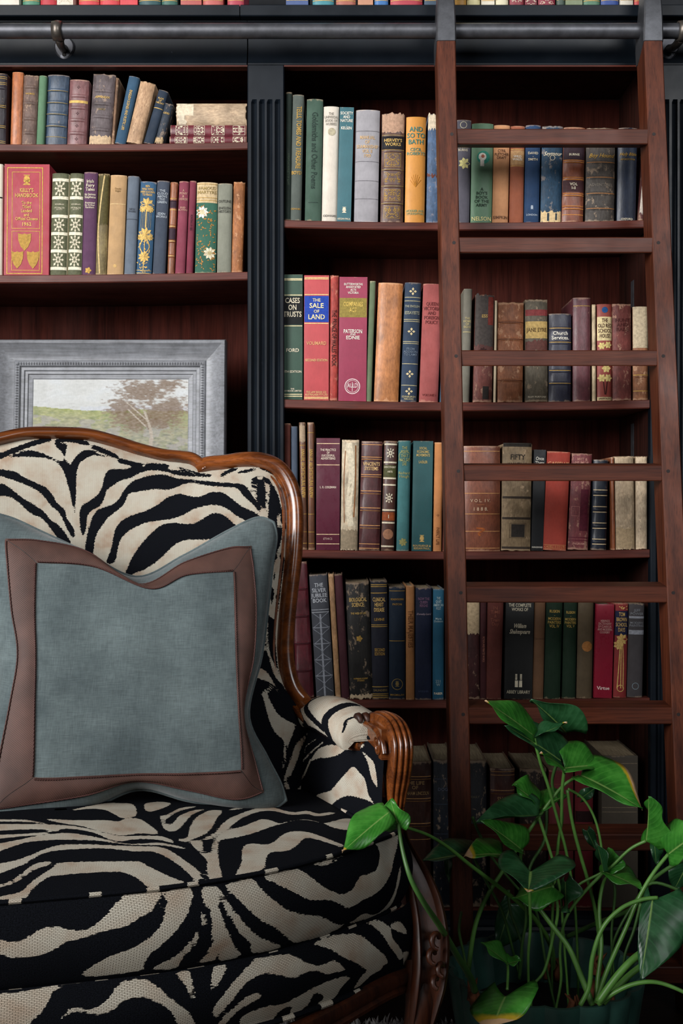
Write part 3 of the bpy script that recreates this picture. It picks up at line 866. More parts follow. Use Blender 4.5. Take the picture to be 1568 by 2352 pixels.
# ---- tall case, first shelf
row = [
 (656, 653, 15, 211, '16221c', 'c', 'near-black green book against the pilaster', [('v', 'A FORTUNE IN FLEETS OF EGYPT', .6, 5, '3c4a3c')]),
 (672, 665, 26, 217, '4b524c', 'c', 'tall grey-green book with gilt vertical title', [('v', 'TELLS, TOMBS AND TREASURE', .34, 11, 'b8934a', .1), ('t', 'BOYD', .62, 8, 'b8934a'), ('t', 'ODHAMS', .905, 4, 'a5823f')]),
 (704, 699, 38, 227, '3a5144', 'c', 'wide dark green cloth book', [('v', 'Goldsmiths and Other Poems', .42, 13, '24352e'), ('rect', -.3, .84, .3, .845, '24352e')]),
 (743, 738, 36, 244, 'c6bbac', 'p', 'white jacketed book with smudged grey title', [('t', 'THE\nUNIVERSAL\nBOOK OF\nHOBBIES', .11, 6, '9a9286'), ('disc', .22, 9, 'b0a68c', .05), ('t', 'ODHAMS', .945, 5, '77706a')]),
 (780, 773, 33, 246, '2c5d66', 'p', 'teal book about society and nature', [('t', 'SOCIETY\nAND\nNATURE\n.\nKELSEN', .12, 6.5, WHITE), ('crest', .90, 7.5, CREAM), ('t', 'KEGAN PAUL', .975, 4, CREAM)], dict(flat=True)),
 (817, 812, 56, 252, '8f8c90', 'c', 'wide grey seamanship manual', [('t', 'MANUAL\nOF\nSEAMANSHIP\nVOL II\n1909', .33, 8, 'c9a67a'), ('ln', [.19, .46, .63, .79], '6f6c70', 1.4)]),
 (877, 873, 53, 261, '5c4037', 'l', 'brown gilt-tooled book with black label', [('pn', .21, .325, '1b191c'), ('t', "HERVEY'S\nWORKS", .265, 7, GOLD), ('tear', .0, .17, 'ad8a72'), ('tool', .37, .48, 'a5823f', .33, 34), ('tool', .54, .63, 'a5823f', .33, 30), ('tool', .7, .79, 'a5823f', .33, 30), ('tool', .86, .95, 'a5823f', .33, 30), ('ln', [.2, .335, .515, .665, .825], '8f7a4a', 1.3), ('frame', -.36, .36, .36, .49, .8, 'a5823f'), ('frame', -.36, .695, .36, .8, .8, 'a5823f'), ('frame', -.36, .85, .36, .96, .8, 'a5823f')], dict(rb=(.2, .34, .51, .665, .82))),
 (933, 929, 46, 268, 'cf8a2c', 'p', 'bright yellow-orange book with teal lettering', [('t', 'AND\nSO TO\nBATH', .18, 11, '3f7d78'), ('t', 'CECIL\nROBERTS', .33, 7, '5a8a7c'), ('t', 'HODDER AND\nSTOUGHTON', .9, 5, '7c9a78')] + [('stem', [(0, .66), (math.sin(a * .33 - 1) * .33, .66 - math.cos(a * .33 - 1) * .12)], 1, 'c07f2a') for a in range(7)]),
 (983, 978, 29, 262, '4a6486', 'w', 'battered blue book with bared cream top', [('tear', .0, .14, 'd0c0a6'), ('tear', .55, .57, '6b3a2c')]),
 (1046, 1041, 37, 275, '55525c', 'c', 'mauve-grey book half behind the ladder stile', [('ring', .05, 8, 1.2, 'cfc6a8'), ('flo', .42, .1, 14, 'd9cf8c', 7), ('t', 'ROBERT\nBURNS', .28, 5, CREAM)]),
 (1084, 1080, 50, 283, '5e8163', 'p', 'green book with white bearded portrait', [('pn', .11, .175, 'cdbf84'), ('disc', .34, 15, '2e8a74', .05), ('disc', .335, 9, WHITE, 0), ('rect', -.1, .345, .08, .43, WHITE), ('disc', .33, 4, 'b5654c', .02), ('t', "A\nBOY'S\nBOOK\nOF THE\nARMY", .74, 7, '2c4030'), ('t', 'NELSON', .955, 9, 'e8dc9c')]),
 (1135, 1130, 37, 287, 'c5895a', 'c', 'orange-tan cloth book', [('t', 'CYRIL\nFLETCHER\nDRAFT', .30, 6, '6a4630'), ('t', 'SIMPKIN', .945, 7, '6a4630')]),
 (1173, 1169, 33, 289, '965236', 'c', 'russet book with pale title panel', [('pn', .25, .4, 'b28a5e'), ('t', 'WILD\nWALES', .33, 5, WHITE), ('ln', [.24, .41], GOLD, 1.6)]),
 (1208, 1203, 35, 287, '1f3a5c', 'c', 'navy book with small crest near the foot', [('t', 'DAVID\n-\nSMITH', .32, 5.5, CREAM), ('crest', .84, 5, 'a9b4c0'), ('t', 'LONDON', .915, 4, 'a9b4c0')]),
 (1246, 1241, 48, 289, '163c56', 'w', 'blue book with cream torn tail', [('t', 'Seymour', .29, 9, CREAM), ('ring', .33, 6, 1, CREAM), ('tear', .88, .995, 'c9ae82'), ('rect', -.2, .9, -.1, .98, '20303c'), ('rect', .2, .9, .28, .97, '20303c')]),
 (1295, 1290, 50, 292, '7c4026', 'l', 'brown volume with purple labels and orange bands', [('pn', .2, .34, '2d1c24'), ('pn', .56, .68, '3a1f22'), ('t', 'BURNIE', .29, 5, CREAM), ('t', 'VOL\nI-II', .62, 6.5, CREAM), ('ln', [.35, .37, .53, .55, .7, .72, .83, .86, .92], 'b8793c', 1.6)], dict(rb=(.36, .54, .71, .85))),
 (1348, 1345, 67, 293, '4a443f', 'w', 'very wide dark grey leather book', [('t', 'Boy Hound', .3, 9, 'a5823f'), ('ln', [.37, .53, .7, .86], 'a06a3a', 1.5), ('t', 'ADVENTURES', .61, 6, '7a7268')], dict(rb=(.37, .53, .7, .86))),
 (1421, 1417, 44, 293, '232c3e', 'l', 'dark navy leather bible', [('t', 'Holy Bible', .285, 7, 'a5823f'), ('t', 'APOCRYPHA', .34, 4, 'a5823f'), ('t', 'OXFORD', .975, 4.5, CREAM)]),
 (1481, 1466, 11, 345, '5e3532', 'w', 'thin reddish book leaning behind the right stile', [('tear', .5, .9, 'b0a59a')], dict(d=.12)),
]
shelf_row(row, SH_R[0], 'books on the tall case first shelf', 'on tall case top shelf')

# ---- second shelf
row = [
 (648, 648, 47, 630, '2f4a3c', 'p', 'green law book with black title panel', [('pn', .175, .40, '0d1012'), ('t', 'CASES\nON\nTRUSTS', .265, 12, CREAM), ('ln', [.035, .045, .165, .41, .955, .97], 'cfc39a', 2.2), ('t', 'FORD', .605, 8, CREAM), ('t', '4TH EDITION', .775, 5, CREAM), ('t', 'THE\nLAWBOOK LIMITED', .95 - .03, 3.5, CREAM)], dict(flat=True)),
 (698, 697, 58, 632, 'b23c40', 'p', 'red law book with blue title panel', [('pn', .165, .375, '1d3f9c'), ('t', 'THE', .2, 7, 'e9d9a8'), ('t', 'SALE', .245, 11, 'e9d9a8', .66), ('t', 'OF', .29, 7, 'e9d9a8'), ('t', 'LAND', .335, 11, 'e9d9a8', .66), ('ln', [.02, .03, .155, .385, .985, .975], 'd9b27c', 2.2), ('t', 'VOUMARD', .545, 8, 'd9a070', .8), ('t', 'SECOND EDITION', .68, 5.5, 'd9b27c'), ('t', 'THE LAW BOOK CO\nAUSTRALASIA PTY LTD', .945, 4.5, 'd9b27c')], dict(flat=True)),
 (758, 755, 20, 632, 'a8362c', 'w', 'narrow bright red book with vertical title', [('v', "THE PRINCE OF WALES' BOOK", .5, 10, '3c1410')]),
 (779, 776, 65, 636, '8e2745', 'p', 'wide crimson companies law book', [('pn', .17, .325, '8c7a3a'), ('t', 'BUTTERWORTHS\nANNOTATED\nACTS\nVICTORIA', .095, 5, WHITE, .66), ('t', 'COMPANIES\nACT', .245, 10, 'd6b65e', .7), ('t', 'PATERSON', .44, 9, WHITE, .66), ('t', 'AND', .465, 4, WHITE), ('t', 'EDNIE', .49, 8, WHITE), ('ring', .88, 18, 2, 'dcc4c4'), ('ring', .88, 14, 1, 'dcc4c4'), ('t', 'AULD', .875, 10, 'dcc4c4', .36), ('rect', -.01, .845, .01, .92, 'dcc4c4')], dict(flat=True)),
 (849, 839, 14, 645, '5b6a4e', 'c', 'slim olive green book', []),
 (869, 858, 57, 650, 'b9743a', 'l', 'wide blank tan leather book', []),
 (930, 919, 38, 649, '2e3d52', 'c', 'navy book of essays with gilt diamonds', [('t', 'THE ENGLISH', .2, 5, 'a9a890'), ('t', 'ESSAYISTS', .255, 7, 'a9a890'), ('ln', [.125, .155, .31, .325, .495, .51, .68, .86], 'c0b48a', 1.4), ('dia', [.075, .41, .765, .91], 9, 'dcc89a'), ('t', 'FROM\nADDISON\nTO LAMB', .58, 5, '6f7c8c'), ('t', 'EDINBURGH\nNELSON', .965, 4, 'c0b48a')]),
 (972, 962, 44, 652, '9a4a47', 'c', 'dusty rose cloth history', [('t', 'QUEEN\nVICTORIA\nAND\nFOREIGN\nPOLICY', .25, 8, '6a2c2c'), ('t', 'VOLUME I', .94, 5, '7a3432')]),
 (1018, 1010, 14, 741, '2f536c', 'c', 'short blue book left of the ladder stile', [('t', 'New\nWays', .78, 5, CREAM)]),
 (1065, 1058, 20, 663, '6a665a', 'c', 'thin olive-grey book right of the ladder stile', [('t', 'THE\nHOME\nOF\nSIGNS', .3, 5, 'b8a878'), ('ln', [.38], 'b8a878')]),
 (1092, 1086, 44, 677, '6e3a32', 'w', 'torn red-brown book with exposed grey binding', [('tear', .0, .47, '4a423e'), ('rect', .18, .02, .46, .28, '7c2f26'), ('t', 'ESS', .2, 7, 'c9a660', .3), ('flo', .53, -.05, 11, '3a1c1a', 9), ('rect', -.02, .85, .3, .97, '2a2522')]),
 (1136, 1133, 6, 690, 'c2ad8c', 'p', 'thin cream pamphlet beside cracked brown book', [], dict(d=.12)),
 (1144, 1141, 60, 694, '8a5230', 'w', 'thick cracked brown calf book', [('ln', [.2, .37, .57, .78], '5c3018', 2)], dict(rb=(.2, .37, .57, .78))),
 (1206, 1207, 52, 687, '5b5344', 'w', 'greenish book with tan title label', [('pn', .215, .38, 'b89a5e'), ('pn', .1, .16, '7c3434'), ('t', 'JANE EYRE', .3, 9, '5a4424'), ('tear', .4, .5, '5c3630'), ('t', 'RILEY FORTUNE', .95, 4, CREAM)]),
 (1261, 1260, 52, 720, '2b2c3c', 'l', 'short navy ribbed church book', [('t', 'Church\nServices.', .25, 8, WHITE), ('ln', [.165, .325, .645, .79], 'b8934a', 1.4)], dict(rb=(.17, .33, .65, .79))),
 (1316, 1316, 41, 683, '64333a', 'l', 'tall maroon leather book', [('ln', [.08], 'b8934a', 1.2)]),
 (1359, 1360, 9, 699, 'c9b48e', 'w', 'thin cream-edged book with orange side', [], dict(d=.12)),
 (1371, 1371, 35, 698, '8c3a30', 'p', 'red book with cream flowers and title panel', [('pn', .13, .375, 'd6c393'), ('t', 'THE\nOLD RED\nSCHOOL\nHOUSE', .25, 9, '4a2a20'), ('disc', .06, 7, '1f4f86'), ('flo', .43, -.2, 9, 'd6c07c', 6), ('flo', .42, .22, 9, 'd6c07c', 6), ('flo', .53, .0, 9, 'd6c07c', 6), ('flo', .66, .1, 11, 'd6c07c', 6), ('flo', .76, -.2, 10, 'd6c07c', 6), ('flo', .76, .22, 10, 'd6c07c', 6), ('stem', [(-.1, .8), (0, .93)], 2, '3a1c18'), ('stem', [(.15, .8), (.05, .93)], 2, '3a1c18'), ('pn', .955, .99, 'cdb98c'), ('t', 'JARROLDS', .972, 4, '4a2a20')]),
 (1407, 1408, 43, 697, '6b302a', 'w', 'brown-maroon cloth book', [('t', 'HUNT\nAND\nRAISE', .22, 8, '4a1e1c')]),
 (1453, 1454, 37, 704, '8a5634', 'w', 'brown book half covered in cream paper', [('pn', .0, .44, 'b5a488', 'paper_cover'), ('ln', [.73, .9], 'b8934a', 1.5)], dict(rb=(.74,))),
]
shelf_row(row, SH_R[1], 'books on the tall case second shelf', 'on tall case second shelf')

# ---- third shelf
row = [
 (653, 653, 14, 972, '5a2a20', 'c', 'reddish-brown book against the pilaster', []),
 (668, 669, 15, 979, '3c4757', 'c', 'narrow slate-blue book', []),
 (686, 691, 15, 970, '5c341c', 'l', 'left of two brown annual reviews', [('v', 'ANNUAL ARCHITECTURAL REVIEW', .4, 8, 'b8934a'), ('tear', .02, .15, 'a08a72'), ('ln', [.18, .72, .86, .95], 'a5823f', 1.4)]),
 (705, 707, 16, 970, '643a20', 'l', 'right of two brown annual reviews', [('v', 'ANNUAL ARCHITECTURAL REVIEW', .4, 8, 'b8934a'), ('ln', [.08, .72, .86, .95], 'a5823f', 1.4)]),
 (726, 725, 55, 1006, '551f30', 'g', 'glossy dark maroon advertising book', [('ln', [.05, .24, .86, .945], 'e0c49c', 1.6), ('t', 'THE PRACTICE\nOF\nSUCCESSFUL\nADVERTISING', .145, 5, 'e6d2c0', .66), ('t', 'L. R. COLEMAN', .44, 5, 'e6d2c0', .68), ('t', 'ETHICS', .9, 4.5, 'b89a90')], dict(flat=True)),
 (785, 781, 40, 1010, 'c0b094', 'w', 'ragged whitish book with peeled spine', [('stem', [(-.1, .03), (.1, .3), (-.05, .6), (.1, .78)], 14, 'd6c9b0'), ('stem', [(.3, .05), (.32, .4), (.25, .7)], 3, '8a5c38'), ('stem', [(-.3, .1), (-.36, .4), (-.3, .75)], 2, '8a5c38'), ('tear', .82, .99, '8f7f68')]),
 (830, 823, 49, 1014, '4c2426', 'l', 'dark brown book with gilt double bands', [('t', 'VINCENTS\nSYSTEMS', .23, 8, 'd9b27c', .8), ('ln', [.03, .145, .165, .305, .325, .455, .48, .61, .635, .77, .795, .94, .98], 'c9925e', 1.5)], dict(rb=(.155, .315, .467, .622, .782))),
 (882, 874, 31, 1013, '4b2a20', 'l', 'marbled brown book with fleur ornaments', [('ln', [.03, .195, .34, .40, .63, .745, .96], CREAM, 3.6), ('pn', .22, .33, '4a4a2a'), ('pn', .65, .725, '8a4420'), ('t', 'DISCOVERY\n\nARTS', .26, 4, CREAM), ('star', .11, 9, 12, CREAM), ('star', .52, 9, 12, CREAM), ('t', 'I', .69, 8, CREAM), ('disc', .85, 12, '94684e')]),
 (915, 910, 29, 1012, '35686a', 'c', 'light teal book with gilt loop', [('t', 'THE\nFLEET\nTHAT\nHAD TO\nDIE', .14, 7, '9a9a64'), ('ring', .14, 13, 1.2, '9a9a64'), ('t', 'Richard\nHough', .31, 6, '9a9a64'), ('flo', .92, 0, 10, '8f8a54', 7)]),
 (949, 945, 46, 1013, '1f4d50', 'p', 'dark teal economics book', [('t', 'SOCIAL\nECONOMIC\nMOVEMENTS\n.\nLAIDLER', .13, 6, 'c0a868', .68), ('crest', .89, 8.5, 'c0a060'), ('t', 'ROUTLEDGE &\nKEGAN PAUL', .965, 4.5, 'b89a60')], dict(flat=True)),
 (998, 994, 20, 1016, 'b0703a', 'c', 'slim orange-tan book', [('v', 'INSECT LIFE', .86, 7, '6a3c1c'), ('dia', [.67], 3, '4a2810')]),
 (1020, 1016, 18, 1012, '6e3329', 'c', 'red-brown book mostly behind the stile', []),
 (1056, 1056, 94, 1024, '7b4128', 'l', 'extra-wide brown calf volume dated 1888', [('t', 'V O L.  I V.', .52, 7, 'c9a88c', .62), ('rect', -.1, .555, .1, .56, '9c6040'), ('t', '1 8 8 8.', .6, 8, 'c9a88c', .4), ('ln', [.05], 'c9925e', 1.5), ('ln', [.45, .645, .81, .97], 'b07c50', 2), ('stem', [(-.1, .78), (.1, .79), (-.05, .83), (0, .85)], 4, 'a0562a')]),
 (1155, 1151, 68, 1020, '8d7656', 'w', 'mottled tan book with black lettering', [('t', 'FIFTY', .125, 12, '2c2620', .5), ('t', 'AMAZING', .2, 11, '2c2620', .66), ('ln', [.0, .015], '2c2620', 5), ('ln', [.5, .695, .97], '3a3028', 5), ('rect', -.18, .75, .28, .87, '2e2824'), ('frame', -.24, .74, .33, .88, 1, '5c4c38')]),
 (1226, 1219, 28, 1033, '15171a', 'p', 'slim black book with white lettering', [('t', 'Once\nThere', .11, 7.5, WHITE, .75), ('t', 'HUNGERFORD', .965, 3.5, WHITE)], dict(flat=True)),
 (1257, 1247, 54, 1038, '9c3526', 'c', 'bright red cloth book', [('t', "CASSELL'S", .125, 8, 'd9a070'), ('ln', [.18, .945, .985], 'c98a5a', 1), ('t', 'CASSELL & CO LTD', .965, 5, 'c98a5a')]),
 (1314, 1304, 47, 1042, '6f3236', 'w', 'faded maroon book with peeling patches', [('t', 'WIT &\nHUMOR', .08, 6, 'b8877a'), ('rect', 0, .37, .4, .8, '511a28'), ('frame', -.42, .55, -.02, .65, .8, 'a8706a'), ('ln', [.87, .9], '5a1c2a', 2), ('t', 'INGRAM', .935, 5, 'b8877a')]),
 (1364, 1359, 34, 1056, '1b2230', 'l', 'dark navy book with many gilt rules', [('ln', [.22, .335, .395, .52, .58, .70, .76, .88, .935], 'cdb690', 2)], dict(rb=(.365, .55, .73, .907))),
 (1402, 1406, 8, 1050, '8a4a26', 'l', 'thin russet strip beside beige books', [], dict(d=.12)),
 (1412, 1415, 44, 1048, 'b09a7c', 'w', 'wide beige book with flaking paper', [('tear', .77, .985, 'a08a6c')]),
 (1461, 1461, 26, 1048, 'b8a386', 'w', 'narrow beige book at the row end', []),
]
shelf_row(row, SH_R[2], 'books on the tall case third shelf', 'on tall case third shelf')

# ---- fourth shelf
row = [
 (664, 681, 40, 1291, '561520', 'l', 'dark red ribbed book behind the chair back', [('ln', [.2, .4, .6, .8], '35060f', 2)], dict(rb=(.2, .4, .6, .8))),
 (709, 726, 42, 1320, '3f4148', 'c', 'grey silver-patterned book with white title', [('t', 'THE\nSILVER\nJUBILEE\nBOOK', .15, 9, 'b9bcc2'), ('ln', [.285, .305], 'a2a5ab', 1.6), ('rect', -.06, .32, .04, 1, '8a8d95')] + [('ln', [f], '7d8088', 2.4) for f in (.43, .56, .69, .82)] + [('stem', [(sx * .44, f), (0, f + .06), (sx * .44, f + .12)], 1.5, '7d8088') for f in (.31, .44, .57, .70, .83) for sx in (-1, 1)]),
 (753, 770, 13, 1318, 'a67c50', 'w', 'thin tan leaning book', []),
 (767, 784, 19, 1319, '3d1820', 'c', 'thin maroon leaning book', []),
 (793, 803, 54, 1337, '1e1c1a', 'w', 'thick black scuffed science book', [('t', 'BIOLOGICAL\nSCIENCE:', .175, 9, 'd2ae6a', .76), ('t', 'THE WEB OF LIFE', .27, 4.5, 'c9a660', .66), ('flo', .485, 0, 8, 'a5823f', 5), ('t', 'AUSTRALIAN ACADEMY\nOF SCIENCE', .835, 3.5, 'b8934a', .62), ('tear', .965, .995, 'b8a284')]),
 (850, 854, 39, 1335, '1c1d28', 'c', 'black medical book with gilt rules', [('t', 'CLINICAL\nHEART\nDISEASE', .2, 9, 'd8b36c', .76), ('t', 'LEVINE', .325, 6, 'b8934a', .6), ('ln', [.03, .045, .1, .37, .385, .895, .955, .97, .985], 'b8934a', 1.6), ('t', 'SECOND\nEDITION', .6, 7, 'b8934a', .62), ('t', 'SAUNDERS', .925, 4.5, '8f7a4a')]),
 (893, 893, 38, 1348, '122030', 'c', 'dark blue-black book with gilt crest', [('ln', [.035, .48], 'a5823f', 1.3), ('t', 'ROADHOUSING', .11, 4.5, 'a5823f', .8), ('t', 'PATON', .155, 4.5, 'a5823f'), ('ring', .865, 13, 1.5, '8f7a4a'), ('crest', .865, 7, '8f7a4a'), ('t', 'MACMILLAN', .96, 4, 'a5823f')]),
 (932, 932, 20, 1345, 'a06a38', 'c', 'slim ochre book with vertical title', [('v', 'THEIR MAJESTIES', .38, 11, '6b4222')]),
 (954, 953, 38, 1350, '141c33', 'c', 'deep navy book with faint purple title', [('t', 'NOW THE\nQUEEN\nREIGNS', .13, 6, '7a5a74', .7), ('t', 'Dorothy Laird', .235, 4.5, '9a8a94'), ('t', 'HODDER', .925, 4, '3a4460')]),
 (994, 993, 26, 1353, '13506a', 'c', 'teal-blue book left of the ladder stile', [('t', 'THE\nQUIET\nAMERICAN\nPOST', .13, 6, '9fb2b4'), ('t', 'Maria\nDobson', .28, 4.5, '9fb2b4'), ('t', '221\nW', .85, 6, '8aa0a4'), ('t', 'FABER', .945, 5, CREAM)]),
 (1022, 1021, 17, 1358, '1a1e22', 'c', 'black book touching the ladder stile', [('t', 'M\nC\nL', .17, 6, CREAM)]),
 (1072, 1072, 30, 1352, '3c1a1a', 'w', 'dark maroon book with pale torn head', [('tear', .0, .41, 'b39c7c')]),
 (1103, 1102, 15, 1350, '3a1518', 'c', 'slim dark maroon book with vertical lettering', [('v', 'FICTION AND PRINTED WORDS', .55, 4.5, 'a06a58')]),
 (1120, 1113, 38, 1352, '5c2a22', 'c', 'red-brown cloth book', [('t', 'IN\nTIME\n&\nTrain\nDay', .25, 7, '8a5040')]),
 (1162, 1157, 65, 1354, '191919', 'p', 'wide black collected works volume', [('t', 'THE COMPLETE\nWORKS OF', .165, 7.5, CREAM, .8), ('t', 'William\nShakespeare', .36, 10, CREAM, .74), ('rect', -.13, .83, -.02, .89, CREAM), ('rect', .02, .83, .13, .89, CREAM), ('rect', -.12, .77, -.05, .825, 'b8ae98'), ('rect', .05, .77, .12, .825, 'b8ae98'), ('t', 'ABBEY LIBRARY', .935, 7.5, 'bdb49c', .84)], dict(flat=True)),
 (1228, 1222, 26, 1352, '68482f', 'c', 'slim brown cloth book', [('ln', [.45, .46], '4a3222', 1)]),
 (1256, 1249, 38, 1350, '122818', 'c', 'left of two dark green art volumes', [('t', 'RUSKIN\n-\nMODERN\nPAINTERS\nVOL. IV', .28, 6.5, 'b89a50', .8)]),
 (1296, 1291, 31, 1352, '122818', 'c', 'right of two dark green art volumes', [('t', 'RUSKIN\n-\nMODERN\nPAINTERS\nVOL. V', .28, 6, 'b89a50', .86)]),
 (1329, 1324, 36, 1350, '544632', 'c', 'khaki book with round tan sticker', [('disc', .53, 12, 'a8703c', .1)]),
 (1369, 1363, 42, 1388, '8a0d2a', 'g', 'crimson cookery dictionary', [('t', "HERING'S\nDICTIONARY\nOF CLASSICAL\nAND MODERN\nCOOKERY", .24, 5, 'e0b0a8', .8), ('t', 'Virtue', .895, 8, 'f0d8d0')], dict(flat=True)),
 (1413, 1408, 31, 1386, '822424', 'c', 'red and navy school story with gilt plumes', [('pn', .08, .34, '1d2140'), ('t', 'TOM\nBROWN\nSCHOOL\nDAYS', .2, 9, 'd2ae6a', .86), ('leaf', .02, .07, 'd2ae6a', 10), ('flo', .38, .05, 14, 'cdaa66', 7), ('flo', .44, -.2, 12, 'cdaa66', 7), ('stem', [(-.1, .45), (-.15, .65), (-.25, .9)], 2, 'cdaa66'), ('stem', [(0, .42), (0, .65), (.02, .9)], 2, 'cdaa66'), ('stem', [(.1, .42), (.18, .65), (.2, .9)], 2, 'cdaa66'), ('ring', .9, 8, 1.5, 'cdaa66')]),
 (1445, 1440, 36, 1387, '3a3638', 'c', 'dark grey book with silver bars', [('ln', [.145], '8a8c94', 5), ('ln', [.305], '8a8c94', 10), ('t', 'JEFF\nPOWER', .09, 6, '77787e'), ('t', 'MODERN\nPAINTING', .22, 5, '77787e'), ('ring', .88, 8, 1.4, '6f7c84')]),
]
shelf_row(row, SH_R[3], 'books on the tall case fourth shelf', 'on tall case fourth shelf')

# ---- bottom shelf
row = [
 (915, 914, 76, 1750, '3c2018', 'l', 'thick brown biography volume right of the chair arm', [('t', 'THE LIFE\nOF', .16, 8, 'a08058', .66), ('t', 'ABRAHAM LINCOLN', .215, 8, 'a08058', .86), ('ln', [.1, .118, .25, .268, .42, .44, .53], 'a5794a', 1.5)], dict(d=.2, rb=(.11, .26, .43))),
 (995, 995, 48, 1745, '181e28', 'w', 'dark blue worn book beside the biography volume', [('t', 'DOGS', .2, 7, '5a6070'), ('ln', [.13, .3, .5], '3a4250', 1.5)], dict(d=.2)),
 (1060, 1060, 58, 1746, '17181d', 'w', 'black worn book behind the ladder stile', [('t', 'DIARY', .25, 6, '5a5448')], dict(d=.2)),
 (1126, 1126, 57, 1766, '42211a', 'l', 'brown album with gilt lines', [('t', 'SNAP\nALBUM', .24, 10, 'a08058', .6), ('ln', [.02, .045, .155, .18, .30, .32], 'a5794a', 1.5)], dict(d=.19, rb=(.17, .31))),
 (1194, 1194, 62, 1766, '241712', 'w', 'dark brown book with frayed head', [], dict(d=.19)),
 (1261, 1261, 57, 1770, '6a2428', 'c', 'dull red book behind the plant', [('ln', [.1], '8a4a3c', 1.5)], dict(d=.17)),
 (1321, 1321, 42, 1768, '6f1a22', 'c', 'narrow red book behind the plant', [('pn', .3, .38, '2a1414')], dict(d=.17)),
 (1381, 1381, 84, 1736, '4e463b', 'p', 'wide grey-brown box book with loose papers', [('ln', [.05, .34, .37], '8a7c66', 1.4)], dict(d=.19, flat=True)),
]
shelf_row(row, SH_R5, 'books on the tall case bottom shelf', 'on bottom shelf')

# ---- row standing on the ledge above the rail (only the feet show)
up = [(-6, 50, 'd2c8b8', 'white'), (50, 40, '3f7d63', 'green'), (91, 38, 'b01e2c', 'deep red'), (130, 38, 'cfc4b2', 'cream'), (179, 48, 'c43038', 'bright red'), (228, 46, 'c02c34', 'second bright red'), (275, 41, 'c8323a', 'third bright red'), (317, 52, '20484c', 'dark teal'), (370, 37, '2c5a50', 'teal green'), (414, 49, 'a54a44', 'brick red'), (464, 48, 'a84c46', 'second brick red'), (521, 39, 'a02c40', 'raspberry'),
      (656, 52, '3a4f7e', 'blue'), (717, 50, '2f7a86', 'turquoise'), (771, 46, '9a5444', 'rust'), (821, 36, 'b07a5c', 'tan'), (859, 33, '1f5f9c', 'bright blue'), (896, 75, 'a02838', 'wide crimson'), (974, 34, '42566a', 'slate'), (1044, 27, 'b9862c', 'ochre'), (1072, 31, 'c9bf8a', 'pale yellow'), (1105, 31, 'd0c8b4', 'ivory'), (1138, 30, 'c4bc9c', 'parchment'), (1170, 34, '7c2a34', 'wine and cream'), (1205, 28, '6e2230', 'burgundy'), (1235, 41, '7a1c30', 'claret'), (1278, 20, '3a4a40', 'dark sage'), (1298, 40, '6f7a5c', 'olive'), (1339, 40, '4a7058', 'sage green'), (1380, 42, '1f3c7c', 'royal blue'), (1424, 30, 'c9c2b2', 'off-white'), (1456, 20, 'b03a3a', 'scarlet')]
for i, (x, w, c, nm) in enumerate(up):
    NBOOK += 1
    yf = -.020; S = (CAM_D + yf) / FPX
    h = random.Random(i).uniform(.19, .25)
    bk = Book(w * S - .0012, h, .15, c, 'p', NBOOK, i % 3 == 0)
    if 'cream' in nm or nm in ('claret', 'burgundy'): decorate(bk, [('tool', .9, .99, CREAM, .4, 12)], S)
    else: decorate(bk, [('ln', [.06, .94], GOLD, 1.4)], S)
    bk.finish()
    bk.obj.location = ((x + w / 2 - 784) * S, yf, CAM_H + (1176 - 8) * PX * 2.572 / 2.6 - .0018)
    tag(bk.obj, nm + ' book in the row above the iron rail', 'book', 'books on the ledge above the rail')
flush_text()
# ------------------------------------------------------------------ armchair: shapes in the chair's own frame (x right, y back, z up)
CH_O, CH_A = (-.327, -1.26), math.radians(15)
_c, _s = math.cos(CH_A), math.sin(CH_A)
def ch_local(p):
    X, Y = p[0] - CH_O[0], p[1] - CH_O[1]
    return (_c * X + _s * Y, -_s * X + _c * Y, p[2])
def ch_world(p):
    return (CH_O[0] + _c * p[0] - _s * p[1], CH_O[1] + _s * p[0] + _c * p[1], p[2])
def ray_hit(px, py, f):
    """chair-frame point on the surface y = f(x, z) along a sight line"""
    lo, hi = 1.0, 2.6
    def g(t):
        q = ch_local(((px - 784) / FPX * t, t - CAM_D, CAM_H - (py - 1176) / FPX * t))
        return q[1] - f(q[0], q[2]), q
    for _ in range(40):
        mid = (lo + hi) / 2
        v, q = g(mid)
        if v > 0: hi = mid
        else: lo = mid
    return q
def back_y(x, z): return .60 - .18 * (1.08 - z) - .45 * x * x

def lerp_path(pts, t):
    """smooth point on a list of tuples, t in 0..1"""
    n = len(pts) - 1
    k = min(int(t * n), n - 1); u = t * n - k
    p0, p1, p2, p3 = pts[max(k - 1, 0)], pts[k], pts[k + 1], pts[min(k + 2, n)]
    return tuple(.5 * (2 * b + (c - a) * u + (2 * a - 5 * b + 4 * c - d) * u * u + (3 * b - a - 3 * c + d) * u ** 3) for a, b, c, d in zip(p0, p1, p2, p3))

FRAME_A = [(135, 999), (200, 1003), (260, 1018), (320, 1037), (375, 1050), (415, 1054), (438, 1058), (455, 1070), (464, 1084)]
FRAME_B = [(452, 1080), (478, 1072), (520, 1068), (560, 1062), (600, 1064), (632, 1078), (655, 1108), (668, 1150), (671, 1205), (667, 1280), (658, 1360), (651, 1430), (648, 1490), (653, 1540), (667, 1582), (690, 1612)]
frame_a = [ray_hit(x, y, back_y) for x, y in FRAME_A]
frame_a[0] = (0.0, frame_a[0][1], frame_a[0][2])
frame_b = [ray_hit(x, y, back_y) for x, y in FRAME_B]

